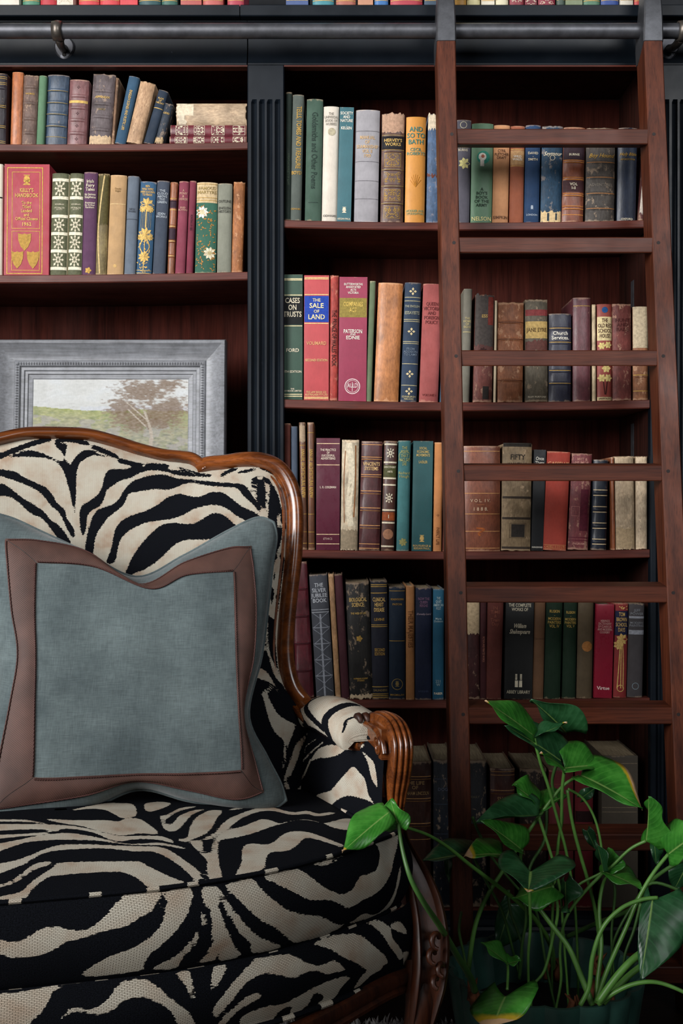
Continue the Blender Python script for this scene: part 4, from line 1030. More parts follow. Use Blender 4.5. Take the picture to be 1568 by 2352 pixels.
def back_outline(n=240):
    """closed outline of the padded back in (x, z), right side then mirrored"""
    right = [(p[0], p[2]) for p in frame_a[:-2]] + [(p[0], p[2]) for p in frame_b[1:]]
    right[0] = (0, right[0][1])
    e = right[-1]
    right += [(e[0] + .012, e[1] - .05), (e[0] + .01, .56), (e[0] - .03, .49), (.2, .475), (0, .475)]
    full = right + [(-x, z) for x, z in reversed(right[1:-1])]
    # resample evenly
    P_ = full + [full[0]]
    L = [0]
    for a, b in zip(P_, P_[1:]): L.append(L[-1] + math.hypot(b[0] - a[0], b[1] - a[1]))
    out = []
    j = 0
    for i in range(n):
        d = L[-1] * i / n
        while L[j + 1] < d: j += 1
        u = (d - L[j]) / max(1e-9, L[j + 1] - L[j])
        out.append((P_[j][0] + (P_[j + 1][0] - P_[j][0]) * u, P_[j][1] + (P_[j + 1][1] - P_[j][1]) * u))
    return out
BACK_OUT = back_outline(420)
def S_back(a, r):
    """a 0..1 round the outline, r 0 centre .. 1 edge"""
    k = a * len(BACK_OUT); i = int(k) % len(BACK_OUT); j = (i + 1) % len(BACK_OUT); u = k - int(k)
    bx = BACK_OUT[i][0] * (1 - u) + BACK_OUT[j][0] * u; bz = BACK_OUT[i][1] * (1 - u) + BACK_OUT[j][1] * u
    x, z = bx * r, .85 + (bz - .85) * r
    bulge = .040 * max(0, 1 - r ** 9) ** .8 + .012 * (1 - r * r)
    return (x, back_y(x, z) - bulge, z)
def cloth_back(p): return (p[0], p[2])

ARM_PATH = [(.34, .50), (.378, .455), (.402, .40), (.417, .335), (.432, .27), (.445, .225), (.458, .198)]
def S_arm(a, b):
    """inside of the arm: a back to front, b bottom to top"""
    x, y = lerp_path(ARM_PATH, a)
    z = .50 + .160 * b
    x += (.030 - .032 * a) * b - .016 * math.sin(math.pi * min(1, b * 1.05)) * (1 - .5 * a ** 4)
    y -= .012 * math.sin(math.pi * b) * a ** 3
    if b > .93: x += (b - .93) * .25
    return (x, y, z)
PAD_PATH = [(.418, .47, .655), (.426, .435, .666), (.433, .38, .670), (.440, .32, .668), (.447, .275, .662), (.449, .262, .656)]
def S_pad(a, b):
    """arm pad: a back to front, b round the section from inside to outside"""
    x, y, z = lerp_path(PAD_PATH, a)
    e = max(0, 1 - abs(2 * a - 1) ** 6) ** .5
    th = math.pi * (1.18 - 1.36 * b)
    return (x + .043 * (.55 + .45 * e) * math.cos(th), y, z - .002 + .033 * e * math.sin(th))
CUSH_R = [(0, 0), (.12, .003), (.24, .028), (.34, .072), (.42, .123), (.458, .152), (.469, .172), (.455, .194), (.430, .222), (.418, .30), (.405, .40), (.37, .485), (.26, .52), (.12, .527), (0, .53)]
def cush_outline(a):
    """a 0..1 once round, starting at the front centre towards the right"""
    a = a % 1
    if a <= .5: return lerp_path(CUSH_R, a * 2)
    p = lerp_path(CUSH_R, (1 - a) * 2)
    return (-p[0], p[1])
CUSH_T, CUSH_B = .544, .440
def crown(x, y, r):
    return .030 * (1 - r ** 2.2) + .006 * math.sin(9 * x + 2) * (1 - r ** 2) - .010 * math.exp(-((x - .02) / .07) ** 2) * max(0, (r - .3)) * (1 - r) * 3
def S_top(a, r):
    ox, oy = cush_outline(a)
    x, y = ox * r, .27 + (oy - .27) * r
    return (x, y, CUSH_T + crown(x, y, r))
def S_band(a, b):
    """cushion side: a round the outline, b top to bottom"""
    ox, oy = cush_outline(a)
    e = .02 * math.sin(math.pi * b) ** .8
    d = math.hypot(ox, oy - .27) or 1
    return (ox * (1 + e / d), .27 + (oy - .27) * (1 + e / d), CUSH_T + (CUSH_B - CUSH_T) * b)
DECK = [(0, -.002), (.12, .002), (.24, .025), (.34, .066), (.42, .112), (.462, .142), (.483, .168)]
def S_deck(a, b):
    """upholstered seat rail, a -1..1 left to right, b top to bottom"""
    x, y = lerp_path(DECK, min(1, abs(a)))
    e = .016 * math.sin(math.pi * min(1, .12 + b * .95))
    y2 = y - e
    return (math.copysign(x, a) * (1 + .012 * math.sin(math.pi * b)), y2, CUSH_B + .004 + (.352 - CUSH_B - .004) * b)
# flat cloth coordinates (metres) for each panel
def arclen(f, n=200):
    L = [0]; p = f(0)
    for i in range(1, n + 1):
        q = f(i / n); L.append(L[-1] + math.dist(p, q)); p = q
    return L[-1]
LEN_ARM = arclen(lambda t: lerp_path(ARM_PATH, t)); LEN_PAD = arclen(lambda t: lerp_path(PAD_PATH, t))
LEN_CUSH = arclen(cush_outline); LEN_DECK = arclen(lambda t: lerp_path(DECK, t))
PANELS = {                      # surface, cloth coordinates from (a, b), traced range
    'back': (S_back, lambda a, b: (S_back(a, b)[0], S_back(a, b)[2]), (0, 1), (0, 1)),
    'arm': (S_arm, lambda a, b: (a * LEN_ARM, b * .18), (0, 1), (0, 1)),
    'pad': (S_pad, lambda a, b: (a * LEN_PAD, b * .13), (0, 1), (0, .8)),
    'top': (S_top, lambda a, b: (S_top(a, b)[0], S_top(a, b)[1]), (0, 1), (0, 1)),
    'band': (S_band, lambda a, b: (((a + .5) % 1 - .5) * LEN_CUSH, b * .105), (-.2, .3), (0, 1)),
    'deck': (S_deck, lambda a, b: (a * LEN_DECK, b * .09), (-1, 1), (0, 1)),
}
# zebra weave: stripe outlines in each panel's own cloth coordinates (mm)
STRIPES = {
 'back': [
  ('k', [(-81.0, 1092.0), (-65.2, 1096.9), (-47.4, 1102.3), (-29.6, 1100.2), (-11.7, 1092.8), (2.6, 1085.4), (9.8, 1085.5), (10.8, 1094.1), (4.6, 1103.6), (-4.3, 1114.2), (15.7, 1114.6), (14.5, 1101.8), (15.2, 1086.5), (19.6, 1078.1), (24.2, 1083.8), (31.6, 1094.4), (40.9, 1102.2), (51.9, 1105.3), (62.8, 1100.7), (79.1, 1093.2), (60.8, 1095.8), (47.9, 1090.7), (37.7, 1083.0), (33.0, 1073.5), (30.7, 1060.3), (29.9, 1036.2), (28.8, 1012.2), (27.3, 998.5), (24.4, 1010.4), (20.1, 1032.5), (15.7, 1049.1), (11.4, 1063.9), (4.3, 1077.0), (-6.4, 1085.3), (-20.7, 1089.9), (-38.5, 1091.5), (-56.2, 1091.3), (-73.9, 1090.8)]),
  ('k', [(-117.3, 1073.8), (-91.1, 1070.4), (-80.6, 1068.6), (-64.9, 1065.1), (-54.3, 1057.8), (-34.9, 1048.7), (-17.2, 1039.6), (-8.4, 1028.7), (0.4, 1014.0), (11.9, 1003.1), (14.5, 990.3), (21.5, 979.3), (26.4, 970.2), (26.7, 957.5), (21.4, 961.2), (14.4, 973.9), (7.4, 990.3), (0.3, 1001.2), (-8.5, 1008.5), (-15.5, 1017.6), (-22.6, 1026.8), (-33.1, 1035.9), (-50.7, 1044.9), (-64.8, 1050.3), (-80.5, 1055.7), (-91.0, 1058.4), (-117.0, 1060.9)]),
  ('k', [(-116.9, 1055.4), (-90.8, 1046.5), (-82.1, 1043.8), (-68.2, 1033.9), (-55.9, 1023.0), (-33.1, 1009.4), (-20.8, 999.4), (-12.1, 988.5), (0.3, 979.4), (12.6, 964.8), (21.3, 946.7), (7.2, 946.8), (-5.1, 964.9), (-15.6, 979.4), (-26.1, 990.3), (-38.4, 995.8), (-48.9, 1003.0), (-59.4, 1013.9), (-75.1, 1024.7), (-90.6, 1026.5), (-116.5, 1030.0)]),
  ('k', [(40.0, 961.1), (36.6, 972.0), (35.7, 979.3), (35.5, 997.6), (39.6, 1010.4), (50.4, 1017.8), (64.9, 1028.9), (72.3, 1042.0), (75.3, 1055.1), (80.1, 1066.4), (89.4, 1072.2), (111.5, 1072.4), (124.7, 1077.4), (124.7, 1077.3), (157.5, 1076.7), (197.9, 1070.2), (231.3, 1063.7), (252.8, 1059.8), (223.4, 1060.2), (197.3, 1062.9), (179.1, 1068.2), (162.6, 1070.6), (147.7, 1069.9), (130.7, 1064.0), (119.4, 1057.2), (103.5, 1053.4), (92.4, 1045.8), (79.5, 1036.4), (75.7, 1023.4), (68.3, 1010.4), (59.2, 1004.9), (50.2, 997.6), (46.5, 986.6), (45.5, 972.0)]),
  ('k', [(43.4, 935.7), (44.4, 946.5), (47.2, 962.9), (51.8, 979.3), (59.1, 997.6), (71.8, 1006.8), (88.1, 1012.3), (99.2, 1021.6), (106.7, 1034.7), (118.0, 1047.8), (129.2, 1054.5), (146.1, 1060.3), (164.7, 1063.3), (179.4, 1062.4), (198.7, 1056.7), (221.0, 1055.0), (239.2, 1053.1), (266.0, 1050.2), (295.1, 1048.3), (304.4, 1047.4), (311.2, 1039.8), (319.8, 1026.6), (328.6, 1013.4), (331.7, 1000.3), (326.3, 1004.0), (317.4, 1015.3), (304.9, 1026.5), (294.5, 1039.7), (276.3, 1042.5), (247.3, 1044.4), (229.6, 1048.3), (218.8, 1050.2), (201.7, 1045.3), (182.8, 1037.7), (160.9, 1038.6), (140.7, 1035.7), (118.7, 1031.9), (113.8, 1027.2), (108.1, 1014.2), (97.0, 1003.1), (82.4, 992.0), (71.5, 977.4), (62.3, 962.8), (58.6, 948.3), (56.7, 931.9), (49.4, 917.6)]),
  ('k', [(77.9, 917.3), (85.3, 939.0), (89.1, 957.2), (92.9, 971.8), (102.1, 984.7), (118.5, 993.9), (140.4, 1001.2), (162.6, 1012.4), (177.5, 1023.6), (191.7, 1029.2), (200.9, 1030.6), (217.1, 1026.5), (231.5, 1025.5), (246.4, 1032.1), (261.1, 1034.0), (273.8, 1031.2), (286.1, 1020.9), (300.4, 1009.6), (314.9, 1002.2), (325.9, 996.5), (330.3, 989.1), (318.0, 985.3), (306.9, 985.4), (292.4, 992.8), (278.1, 1004.0), (267.3, 1009.6), (252.8, 1012.4), (236.3, 1009.6), (219.7, 1004.0), (203.0, 994.7), (186.5, 989.1), (162.9, 985.5), (141.1, 981.8), (128.3, 976.3), (117.4, 970.8), (107.2, 962.6), (99.8, 951.7), (96.0, 938.9), (90.4, 917.2)]),
  ('k', [(101.7, 883.6), (116.5, 919.7), (125.8, 936.0), (138.7, 952.4), (153.4, 967.0), (166.3, 977.2), (180.9, 981.8), (193.6, 981.7), (208.1, 979.9), (220.8, 980.8), (233.7, 987.3), (248.6, 996.6), (259.6, 998.4), (270.4, 994.7), (281.1, 985.4), (289.8, 972.4), (262.0, 957.6), (236.4, 953.9), (214.7, 954.0), (196.5, 950.4), (183.6, 941.2), (170.7, 928.5), (156.0, 915.8), (137.9, 905.0), (116.2, 896.1)]),
  ('k', [(348.9, 1045.7), (357.7, 1043.9), (360.9, 1034.3), (366.7, 1030.6), (364.7, 1017.3), (366.1, 1005.9), (360.5, 994.6), (357.9, 979.6), (361.4, 966.5), (368.7, 972.1), (367.2, 955.2), (360.7, 942.2), (356.3, 927.3), (351.9, 910.7), (344.1, 912.7), (325.5, 927.7), (335.8, 955.5), (342.2, 975.9), (343.7, 989.0), (347.1, 1021.0), (350.4, 1040.0)]),
  ('k', [(318.9, 1053.1), (323.3, 1058.9), (331.1, 1060.9), (331.4, 1055.1), (327.0, 1049.4), (323.5, 1039.8), (322.0, 1032.3), (319.7, 1039.8)]),
  ('k', [(331.2, 1053.2), (339.3, 1057.1), (340.3, 1047.5), (342.3, 1036.1), (341.1, 1017.2), (338.5, 1002.2), (332.2, 1009.7), (328.0, 1020.9), (326.8, 1032.3), (328.5, 1043.7)]),
  ('k', [(337.9, 1061.9), (350.9, 1055.3), (359.3, 1040.1), (364.7, 1030.6), (359.0, 1036.2), (351.9, 1045.7), (346.2, 1047.6), (340.8, 1053.3)]),
  ('ks', [(-108.9, 1084.2), (-91.5, 1091.9), (-68.8, 1102.7), (-42.1, 1113.7), (-13.3, 1123.2)], 4.5),
  ('ks', [(0.0, 1119.1), (12.2, 1122.6), (30.5, 1120.9), (50.5, 1116.2)], 4.1),
  ('ks', [(61.4, 1110.1), (77.7, 1102.9), (95.9, 1094.4)], 4.1),
  ('ks', [(102.9, 1086.8), (117.6, 1083.1), (136.0, 1079.5)], 4.1),
  ('ks', [(148.4, 1079.6), (165.2, 1078.8), (181.9, 1077.9)], 4.1),
  ('ks', [(202.2, 1075.2), (220.4, 1068.5), (238.8, 1063.8), (253.1, 1061.8)], 2.4),
  ('ks', [(271.1, 1061.7), (283.3, 1069.6), (296.6, 1073.5)], 2.7),
  ('ks', [(301.1, 1067.6), (316.4, 1070.5), (328.3, 1074.2)], 2.4),
  ('ks', [(338.3, 1075.7), (351.2, 1070.9), (362.2, 1063.2)], 2.4),
  ('k', [(350.5, 987.5), (365.4, 1010.1), (364.4, 1038.5), (382.0, 1002.5), (380.1, 949.7), (370.4, 912.5), (358.7, 838.6), (351.6, 802.2), (357.8, 720.7), (383.9, 682.4), (400.0, 647.0), (401.5, 570.3), (329.8, 520.2), (259.7, 521.0), (267.7, 645.5), (291.9, 732.9), (311.5, 822.0), (323.3, 913.4), (343.4, 950.2)]),
  ('c', [(361.5, 1057.7), (372.8, 1048.2), (377.9, 1034.9), (380.4, 1015.8), (381.7, 987.4), (379.5, 978.0), (372.6, 987.4), (370.1, 1002.5), (366.2, 1021.4), (361.5, 1040.4)]),
  ('c', [(360.7, 995.0), (364.8, 997.8), (366.3, 983.7), (363.8, 972.5), (359.9, 976.2)]),
  ('c', [(370.2, 979.9), (376.0, 964.8), (374.3, 940.4), (370.7, 925.6), (364.6, 931.3), (358.4, 925.8), (356.5, 931.4), (362.9, 942.5), (367.4, 957.4)]),
  ('c', [(362.4, 925.8), (365.2, 912.6), (362.8, 894.1), (358.2, 871.9), (354.8, 853.6), (351.7, 822.4), (340.2, 828.4), (338.6, 839.5), (348.7, 850.1), (351.1, 872.2), (344.1, 866.9), (347.3, 879.7), (353.5, 890.6), (352.0, 912.9)]),
  ('c', [(344.2, 913.1), (351.9, 905.5), (349.6, 892.6), (346.4, 881.6), (336.0, 891.0)]),
  ('c', [(329.5, 859.9), (344.9, 857.7), (340.5, 839.4), (328.1, 843.5)]),
  ('c', [(337.7, 821.2), (340.5, 821.1), (338.5, 784.7), (342.4, 759.2), (353.0, 736.9), (358.5, 718.0), (348.0, 726.9), (341.5, 748.5), (334.9, 775.8), (335.3, 803.0)]),
  ('c', [(322.3, 803.5), (332.1, 781.4), (333.5, 766.9), (321.6, 781.8)]),
  ('c', [(316.4, 744.5), (334.8, 734.8), (343.5, 720.2), (353.0, 700.9), (341.2, 716.9), (328.3, 722.9), (311.9, 730.5)]),
  ('c', [(323.2, 704.0), (341.0, 714.4), (338.2, 706.9), (332.2, 700.2), (340.6, 682.4), (350.9, 666.2), (377.8, 650.4), (374.4, 641.9), (368.1, 628.3), (362.0, 614.7), (357.6, 597.5), (354.6, 587.0), (350.9, 574.6), (354.1, 604.7), (356.7, 625.5), (342.5, 640.2), (334.1, 658.1), (329.3, 675.8), (326.3, 691.6)]),
  ('c', [(402.7, 634.5), (387.3, 615.9), (378.5, 595.8), (370.2, 578.9), (364.7, 568.4), (357.3, 566.1), (364.8, 551.9), (363.1, 542.9), (355.4, 558.1), (359.1, 579.6), (366.9, 596.8), (377.5, 620.5), (392.1, 631.3)]),
 ],
 'arm': [
  ('cs', [(117.8, 145.5), (91.2, 116.7), (70.9, 86.1), (64.9, 58.1), (61.3, 42.9)], 1.5),
  ('cs', [(97.2, 145.9), (78.0, 130.0), (79.4, 118.2)], 1.0),
  ('cs', [(69.1, 59.0), (90.0, 80.1), (100.3, 110.7)], 1.9),
  ('c', [(181.9, 151.2), (148.9, 148.4), (119.8, 137.1), (107.0, 124.2), (104.1, 109.6), (123.6, 118.4), (157.3, 129.4), (180.0, 143.1)]),
  ('c', [(186.5, 159.9), (205.9, 166.6), (235.9, 167.4), (214.9, 157.7), (185.7, 150.3)]),
  ('c', [(219.5, 129.3), (204.9, 116.3), (188.8, 96.5), (169.9, 75.1), (136.2, 58.6), (107.5, 39.9), (78.8, 30.3), (66.0, 37.7), (57.9, 35.9), (66.8, 12.9), (88.4, 34.8), (112.8, 35.3), (129.3, 24.2), (155.6, 35.0), (181.7, 59.5), (212.2, 78.9), (242.3, 84.8), (278.7, 86.7), (299.5, 84.7), (281.5, 96.3), (265.9, 117.1), (239.1, 126.4)]),
  ('c', [(229.8, 158.1), (252.0, 155.9), (281.8, 149.9), (296.9, 136.1), (308.2, 112.9), (287.5, 122.4), (268.8, 140.9), (250.0, 152.0)]),
  ('c', [(45.2, 26.9), (58.9, 25.7), (62.2, 16.0), (48.0, 17.0)]),
 ],
 'pad': [
  ('cbg',),
  ('ks', [(47.3, 68.4), (49.9, 51.1), (51.9, 36.2), (70.3, 25.4), (99.3, 17.9), (123.1, 13.5)], 4.5),
  ('ks', [(123.1, 69.0), (125.4, 53.9), (125.7, 41.8), (125.0, 28.5), (131.0, 19.0), (141.5, 7.9)], 8.9),
  ('ks', [(174.8, 51.9), (172.1, 43.7), (186.3, 36.9), (191.6, 31.3)], 3.1),
  ('ks', [(26.8, 31.2), (53.2, 15.1), (67.2, 2.6)], 4.8),
  ('ks', [(50.3, 2.3), (103.9, 0.0), (151.5, 0.9)], 4.5),
 ],
 'top': [
  ('c', [(-18.8, 224.4), (10.6, 215.0), (36.4, 211.4), (58.8, 210.5), (75.3, 203.7), (85.6, 216.1), (102.8, 217.3), (114.2, 196.2), (125.3, 155.7), (99.6, 157.1), (77.3, 152.4), (56.2, 164.0), (35.2, 181.4), (20.9, 191.2), (6.5, 198.9), (-7.9, 210.0)]),
  ('c', [(-95.9, 243.1), (-53.7, 231.1), (-26.2, 210.4), (-20.8, 202.2), (-44.4, 217.8), (-95.7, 236.5)]),
  ('c', [(11.8, 260.6), (35.5, 281.1), (63.9, 300.2), (83.7, 300.3), (103.1, 292.8), (103.5, 237.3), (91.6, 220.5), (82.0, 218.7), (73.5, 234.2), (61.6, 259.8), (42.7, 268.8)]),
  ('c', [(120.6, 298.1), (143.4, 313.0), (158.5, 301.7), (138.6, 267.0), (119.5, 253.2)]),
  ('c', [(-95.0, 220.6), (-48.0, 209.6), (-20.8, 201.7), (6.4, 193.2), (20.7, 186.3), (42.1, 173.0), (63.0, 157.3), (80.7, 149.2), (122.6, 147.2), (141.1, 131.7), (139.9, 120.9), (124.8, 132.5), (98.0, 137.9), (72.3, 133.4), (58.6, 144.2), (41.7, 164.1), (20.4, 177.4), (0.7, 181.8), (-8.5, 173.9), (-26.3, 183.0), (-53.1, 188.5), (-94.0, 195.4)]),
  ('c', [(-93.3, 177.2), (-61.7, 173.1), (-26.3, 172.8), (-13.8, 174.5), (-26.3, 165.6), (-52.7, 164.0), (-92.7, 163.2)]),
  ('c', [(-91.9, 143.1), (-78.4, 146.4), (-52.6, 154.8), (-26.3, 164.7), (5.8, 168.0), (34.1, 156.1), (55.0, 142.5), (72.0, 129.1), (96.6, 122.6), (123.8, 123.2), (153.6, 105.9), (150.5, 102.5), (128.3, 113.9), (96.3, 119.1), (71.8, 126.1), (44.1, 139.8), (19.4, 145.2), (-8.8, 147.9), (-43.8, 144.7), (-60.9, 134.2), (-90.8, 115.5)]),
  ('c', [(-89.5, 81.4), (-56.8, 94.1), (-38.4, 107.5), (-19.6, 123.9), (0.0, 133.0), (33.0, 130.1), (67.9, 121.1), (96.0, 114.8), (122.4, 109.9), (136.8, 93.8), (151.1, 64.9), (164.7, 34.6), (161.1, 9.1), (155.1, 15.1), (150.5, 32.3), (139.8, 58.1), (128.0, 78.2), (112.1, 95.9), (91.1, 99.4), (70.6, 108.1), (49.9, 115.9), (18.5, 118.7), (-5.8, 117.1), (-23.1, 110.3), (-38.3, 94.2), (-51.5, 79.1), (-88.5, 57.5)]),
  ('c', [(-87.5, 32.6), (-62.3, 43.9), (-49.7, 61.8), (-33.3, 82.9), (-14.8, 86.5), (-19.9, 76.7), (-34.9, 67.3), (-51.1, 45.7), (-62.2, 36.2), (-87.3, 28.2)]),
  ('c', [(-86.6, 11.1), (-63.3, 14.4), (-49.1, 21.1), (-41.3, 35.3), (-30.0, 50.1), (-15.0, 69.3), (-4.7, 82.9), (24.1, 82.6), (58.1, 77.2), (92.3, 70.9), (101.5, 58.4), (119.9, 35.1), (135.3, 20.2), (142.7, 11.4), (120.3, 3.0), (98.5, 6.9), (88.4, 25.9), (73.1, 45.4), (53.2, 51.0), (23.0, 52.9), (1.4, 52.3), (-16.8, 49.0), (-30.0, 34.1), (-41.1, 14.2), (-47.4, 5.1), (-86.5, 8.3)]),
  ('c', [(135.5, 227.6), (145.0, 234.5), (169.9, 277.8), (195.7, 288.5), (167.9, 261.4), (147.8, 224.5), (139.9, 205.3), (142.1, 190.3), (150.8, 199.3), (161.9, 228.0), (184.1, 262.8), (203.7, 272.5), (186.0, 246.5), (166.2, 199.5), (155.3, 173.1), (144.6, 162.1), (134.9, 176.0)]),
  ('c', [(148.8, 133.9), (162.6, 141.1), (171.6, 181.7), (187.1, 225.1), (208.7, 264.8), (223.3, 270.0), (228.6, 262.2), (216.5, 225.8), (202.4, 181.8), (188.7, 154.0), (171.2, 136.0), (156.8, 124.1)]),
  ('c', [(164.3, 123.9), (179.7, 128.5), (178.3, 105.1), (177.6, 87.6), (187.3, 91.6), (193.2, 118.7), (207.1, 148.5), (224.0, 170.1), (243.3, 181.2), (264.8, 201.3), (279.4, 215.0), (290.0, 207.1), (299.3, 193.6), (322.4, 207.0), (343.9, 211.7), (365.7, 191.5), (389.6, 219.9), (409.4, 238.5), (428.5, 226.8), (400.1, 167.1), (374.5, 170.0), (360.5, 195.2), (340.9, 216.2), (312.2, 197.4), (284.4, 179.6), (256.2, 155.6), (230.4, 140.4), (204.9, 128.2), (197.0, 95.6), (192.8, 62.5), (189.0, 15.7), (175.8, 14.0), (174.5, 41.0), (177.7, 63.3), (173.5, 83.6)]),
  ('c', [(180.1, 131.0), (203.0, 159.2), (218.0, 193.5), (237.3, 226.9), (261.3, 260.1), (287.1, 286.8), (311.2, 291.2), (324.3, 272.5), (339.6, 265.4), (359.1, 276.2), (372.6, 261.0), (392.9, 273.4), (399.6, 266.3), (368.2, 243.4), (354.4, 256.0), (331.5, 247.9), (317.3, 259.3), (302.9, 270.9), (280.1, 261.2), (258.8, 234.4), (236.1, 196.1), (214.9, 161.9), (193.8, 135.8)]),
  ('c', [(238.5, 271.1), (263.1, 293.8), (288.6, 317.2), (306.8, 311.7), (322.1, 302.6), (303.8, 296.7), (277.3, 290.5), (253.8, 276.2)]),
  ('c', [(241.1, 115.3), (251.0, 117.4), (263.2, 112.3), (276.5, 121.5), (293.2, 146.4), (307.8, 159.1), (327.4, 158.2), (339.3, 149.9), (351.3, 134.3), (363.2, 119.5), (370.5, 110.1), (366.1, 100.9), (355.5, 112.4), (339.6, 127.1), (326.1, 135.9), (315.8, 125.2), (303.8, 106.3), (287.1, 90.8), (269.8, 89.1), (260.7, 80.6), (252.9, 59.9), (247.2, 40.5), (225.5, 23.7), (207.0, 19.4), (215.3, 42.2), (222.2, 61.1), (227.4, 90.4), (233.3, 108.4)]),
 ],
 'band': [
  ('c', [(-65.3, 38.1), (-54.4, 38.0), (-45.1, 40.8), (-38.5, 38.7), (-30.5, 33.1), (-23.9, 28.7), (-12.3, 28.5), (5.6, 32.8), (17.4, 35.4), (27.2, 32.8), (34.0, 26.9), (40.7, 19.0), (47.6, 9.9), (57.9, 1.5), (82.1, 3.1), (76.6, 14.1), (72.6, 20.8), (61.8, 28.1), (51.7, 35.5), (37.7, 38.0), (19.9, 43.4), (1.7, 46.3), (-12.2, 53.1), (-24.8, 59.0), (-37.4, 60.4), (-48.7, 57.7), (-54.2, 52.8), (-65.0, 50.4)]),
  ('c', [(89.3, 3.0), (108.7, 3.9), (103.3, 21.7), (96.7, 36.0), (86.7, 50.1), (79.1, 60.4), (70.3, 70.9), (66.6, 85.2), (63.7, 94.7), (25.8, 94.8), (19.3, 89.5), (27.5, 80.9), (35.9, 72.9), (46.7, 65.9), (57.2, 61.0), (68.7, 51.4), (77.2, 38.5), (81.8, 23.9), (86.2, 11.2)]),
  ('c', [(120.6, 5.2), (131.2, 6.4), (127.2, 21.8), (118.6, 23.2), (114.9, 31.8), (110.0, 52.0), (105.0, 70.1), (97.3, 83.1), (93.2, 98.1), (73.0, 94.9), (78.4, 88.1), (88.7, 80.9), (97.8, 68.3), (106.5, 51.2), (111.0, 34.2), (115.1, 19.4)]),
  ('c', [(118.4, 4.8), (130.4, 6.3), (132.8, 15.2), (127.0, 18.7), (127.3, 29.8), (129.3, 46.6), (134.4, 61.8), (140.2, 78.1), (152.0, 97.3), (132.8, 98.4), (127.9, 82.0), (124.8, 64.5), (126.0, 81.5), (125.6, 95.1), (111.3, 97.0), (116.5, 88.4), (118.9, 75.7), (119.1, 57.7), (119.1, 37.6), (120.2, 21.9), (117.6, 23.0), (115.3, 16.3)]),
  ('c', [(128.2, 18.9), (134.0, 15.5), (135.8, 23.7), (140.0, 36.0), (146.6, 49.4), (154.9, 63.9), (166.4, 76.5), (183.3, 89.4), (195.7, 99.4), (165.9, 97.7), (156.4, 81.0), (144.6, 64.6), (139.0, 52.5), (134.8, 38.0), (131.4, 27.5)]),
  ('c', [(138.9, 5.7), (163.3, 3.6), (167.7, 10.0), (173.1, 24.2), (182.3, 36.5), (191.8, 47.7), (208.1, 57.8), (226.4, 65.3), (246.7, 77.4), (270.9, 92.7), (294.9, 94.8), (308.4, 89.4), (345.4, 101.1), (363.7, 94.3), (373.9, 78.5), (376.8, 55.4), (392.3, 38.2), (390.9, 49.8), (384.4, 72.4), (386.8, 96.4), (361.6, 101.8), (335.4, 103.5), (289.4, 96.9), (277.2, 98.7), (249.8, 101.7), (213.8, 98.5), (203.7, 92.1), (188.9, 77.7), (177.3, 65.0), (166.6, 56.5), (158.5, 45.7), (150.6, 33.6), (143.2, 19.0)]),
  ('c', [(177.6, 4.2), (212.4, 3.0), (222.7, 9.6), (230.4, 20.1), (239.6, 31.3), (252.8, 43.0), (264.8, 48.2), (277.9, 47.4), (285.6, 40.5), (297.2, 32.7), (311.4, 34.9), (325.8, 33.1), (338.8, 21.0), (349.6, 6.1), (348.3, 0.0), (459.7, 0.0), (431.8, 7.2), (380.7, 24.8), (355.0, 45.6), (337.3, 59.0), (318.0, 65.2), (297.9, 66.7), (275.9, 70.2), (261.0, 61.0), (246.2, 51.1), (218.9, 42.3), (201.5, 27.9), (186.9, 14.3)]),
  ('c', [(238.0, 3.1), (262.0, 3.6), (283.9, 3.6), (268.1, 6.8), (250.6, 7.9)]),
 ],
 'deck': [
  ('c', [(-77.0, 2.7), (-57.4, 2.3), (-42.5, 2.9), (-28.5, 0.7), (-12.4, 0.0), (23.0, 0.0), (-0.0, 1.3), (-12.8, 5.0), (-18.5, 11.3), (-23.6, 21.9), (-32.7, 32.5), (-45.1, 44.8), (-76.0, 39.7)]),
  ('c', [(-8.1, 35.7), (1.9, 27.3), (12.5, 23.9), (25.9, 28.6), (35.1, 25.4), (43.8, 16.6), (49.3, 6.3), (58.8, 2.2), (69.1, 3.9), (77.3, 10.9), (85.9, 22.7), (96.4, 35.8), (104.9, 48.1), (112.4, 71.7), (98.6, 67.5), (90.4, 44.5), (83.2, 34.5), (74.5, 26.5), (67.3, 22.1), (54.0, 22.6), (43.6, 33.0), (32.8, 35.1), (23.4, 31.3), (12.5, 28.4), (1.9, 31.9)]),
  ('c', [(95.7, 2.9), (106.8, 2.1), (109.4, 15.5), (110.6, 27.8), (109.1, 36.3), (106.2, 30.0), (103.2, 17.2)]),
  ('c', [(129.3, 2.3), (140.7, 3.2), (137.1, 12.6), (130.0, 23.0), (125.4, 28.1), (125.5, 16.0)]),
  ('c', [(170.8, 2.6), (201.4, 5.3), (213.8, 11.4), (226.2, 20.9), (243.8, 29.2), (255.8, 27.6), (265.7, 30.3), (277.9, 44.9), (252.9, 42.6), (235.8, 33.7), (223.2, 31.6), (207.6, 33.7), (192.0, 25.9), (177.3, 19.8), (167.0, 21.1), (155.5, 27.6), (143.3, 42.7), (133.7, 56.4), (126.7, 64.0), (127.1, 48.8), (135.8, 33.9), (143.9, 23.2), (155.5, 12.3), (164.6, 5.6)]),
  ('c', [(239.3, 2.6), (261.9, 0.4), (291.1, 4.5), (312.2, 13.0), (329.3, 29.2), (365.5, 62.0), (319.9, 59.3), (300.3, 44.6), (276.5, 28.3), (265.5, 18.6), (247.7, 7.8)]),
  ('c', [(323.3, 0.0), (348.4, 2.4), (375.8, 16.3), (378.7, 30.9), (427.8, 63.4), (408.7, 65.6), (368.5, 40.2), (352.9, 22.5), (336.4, 7.3)]),
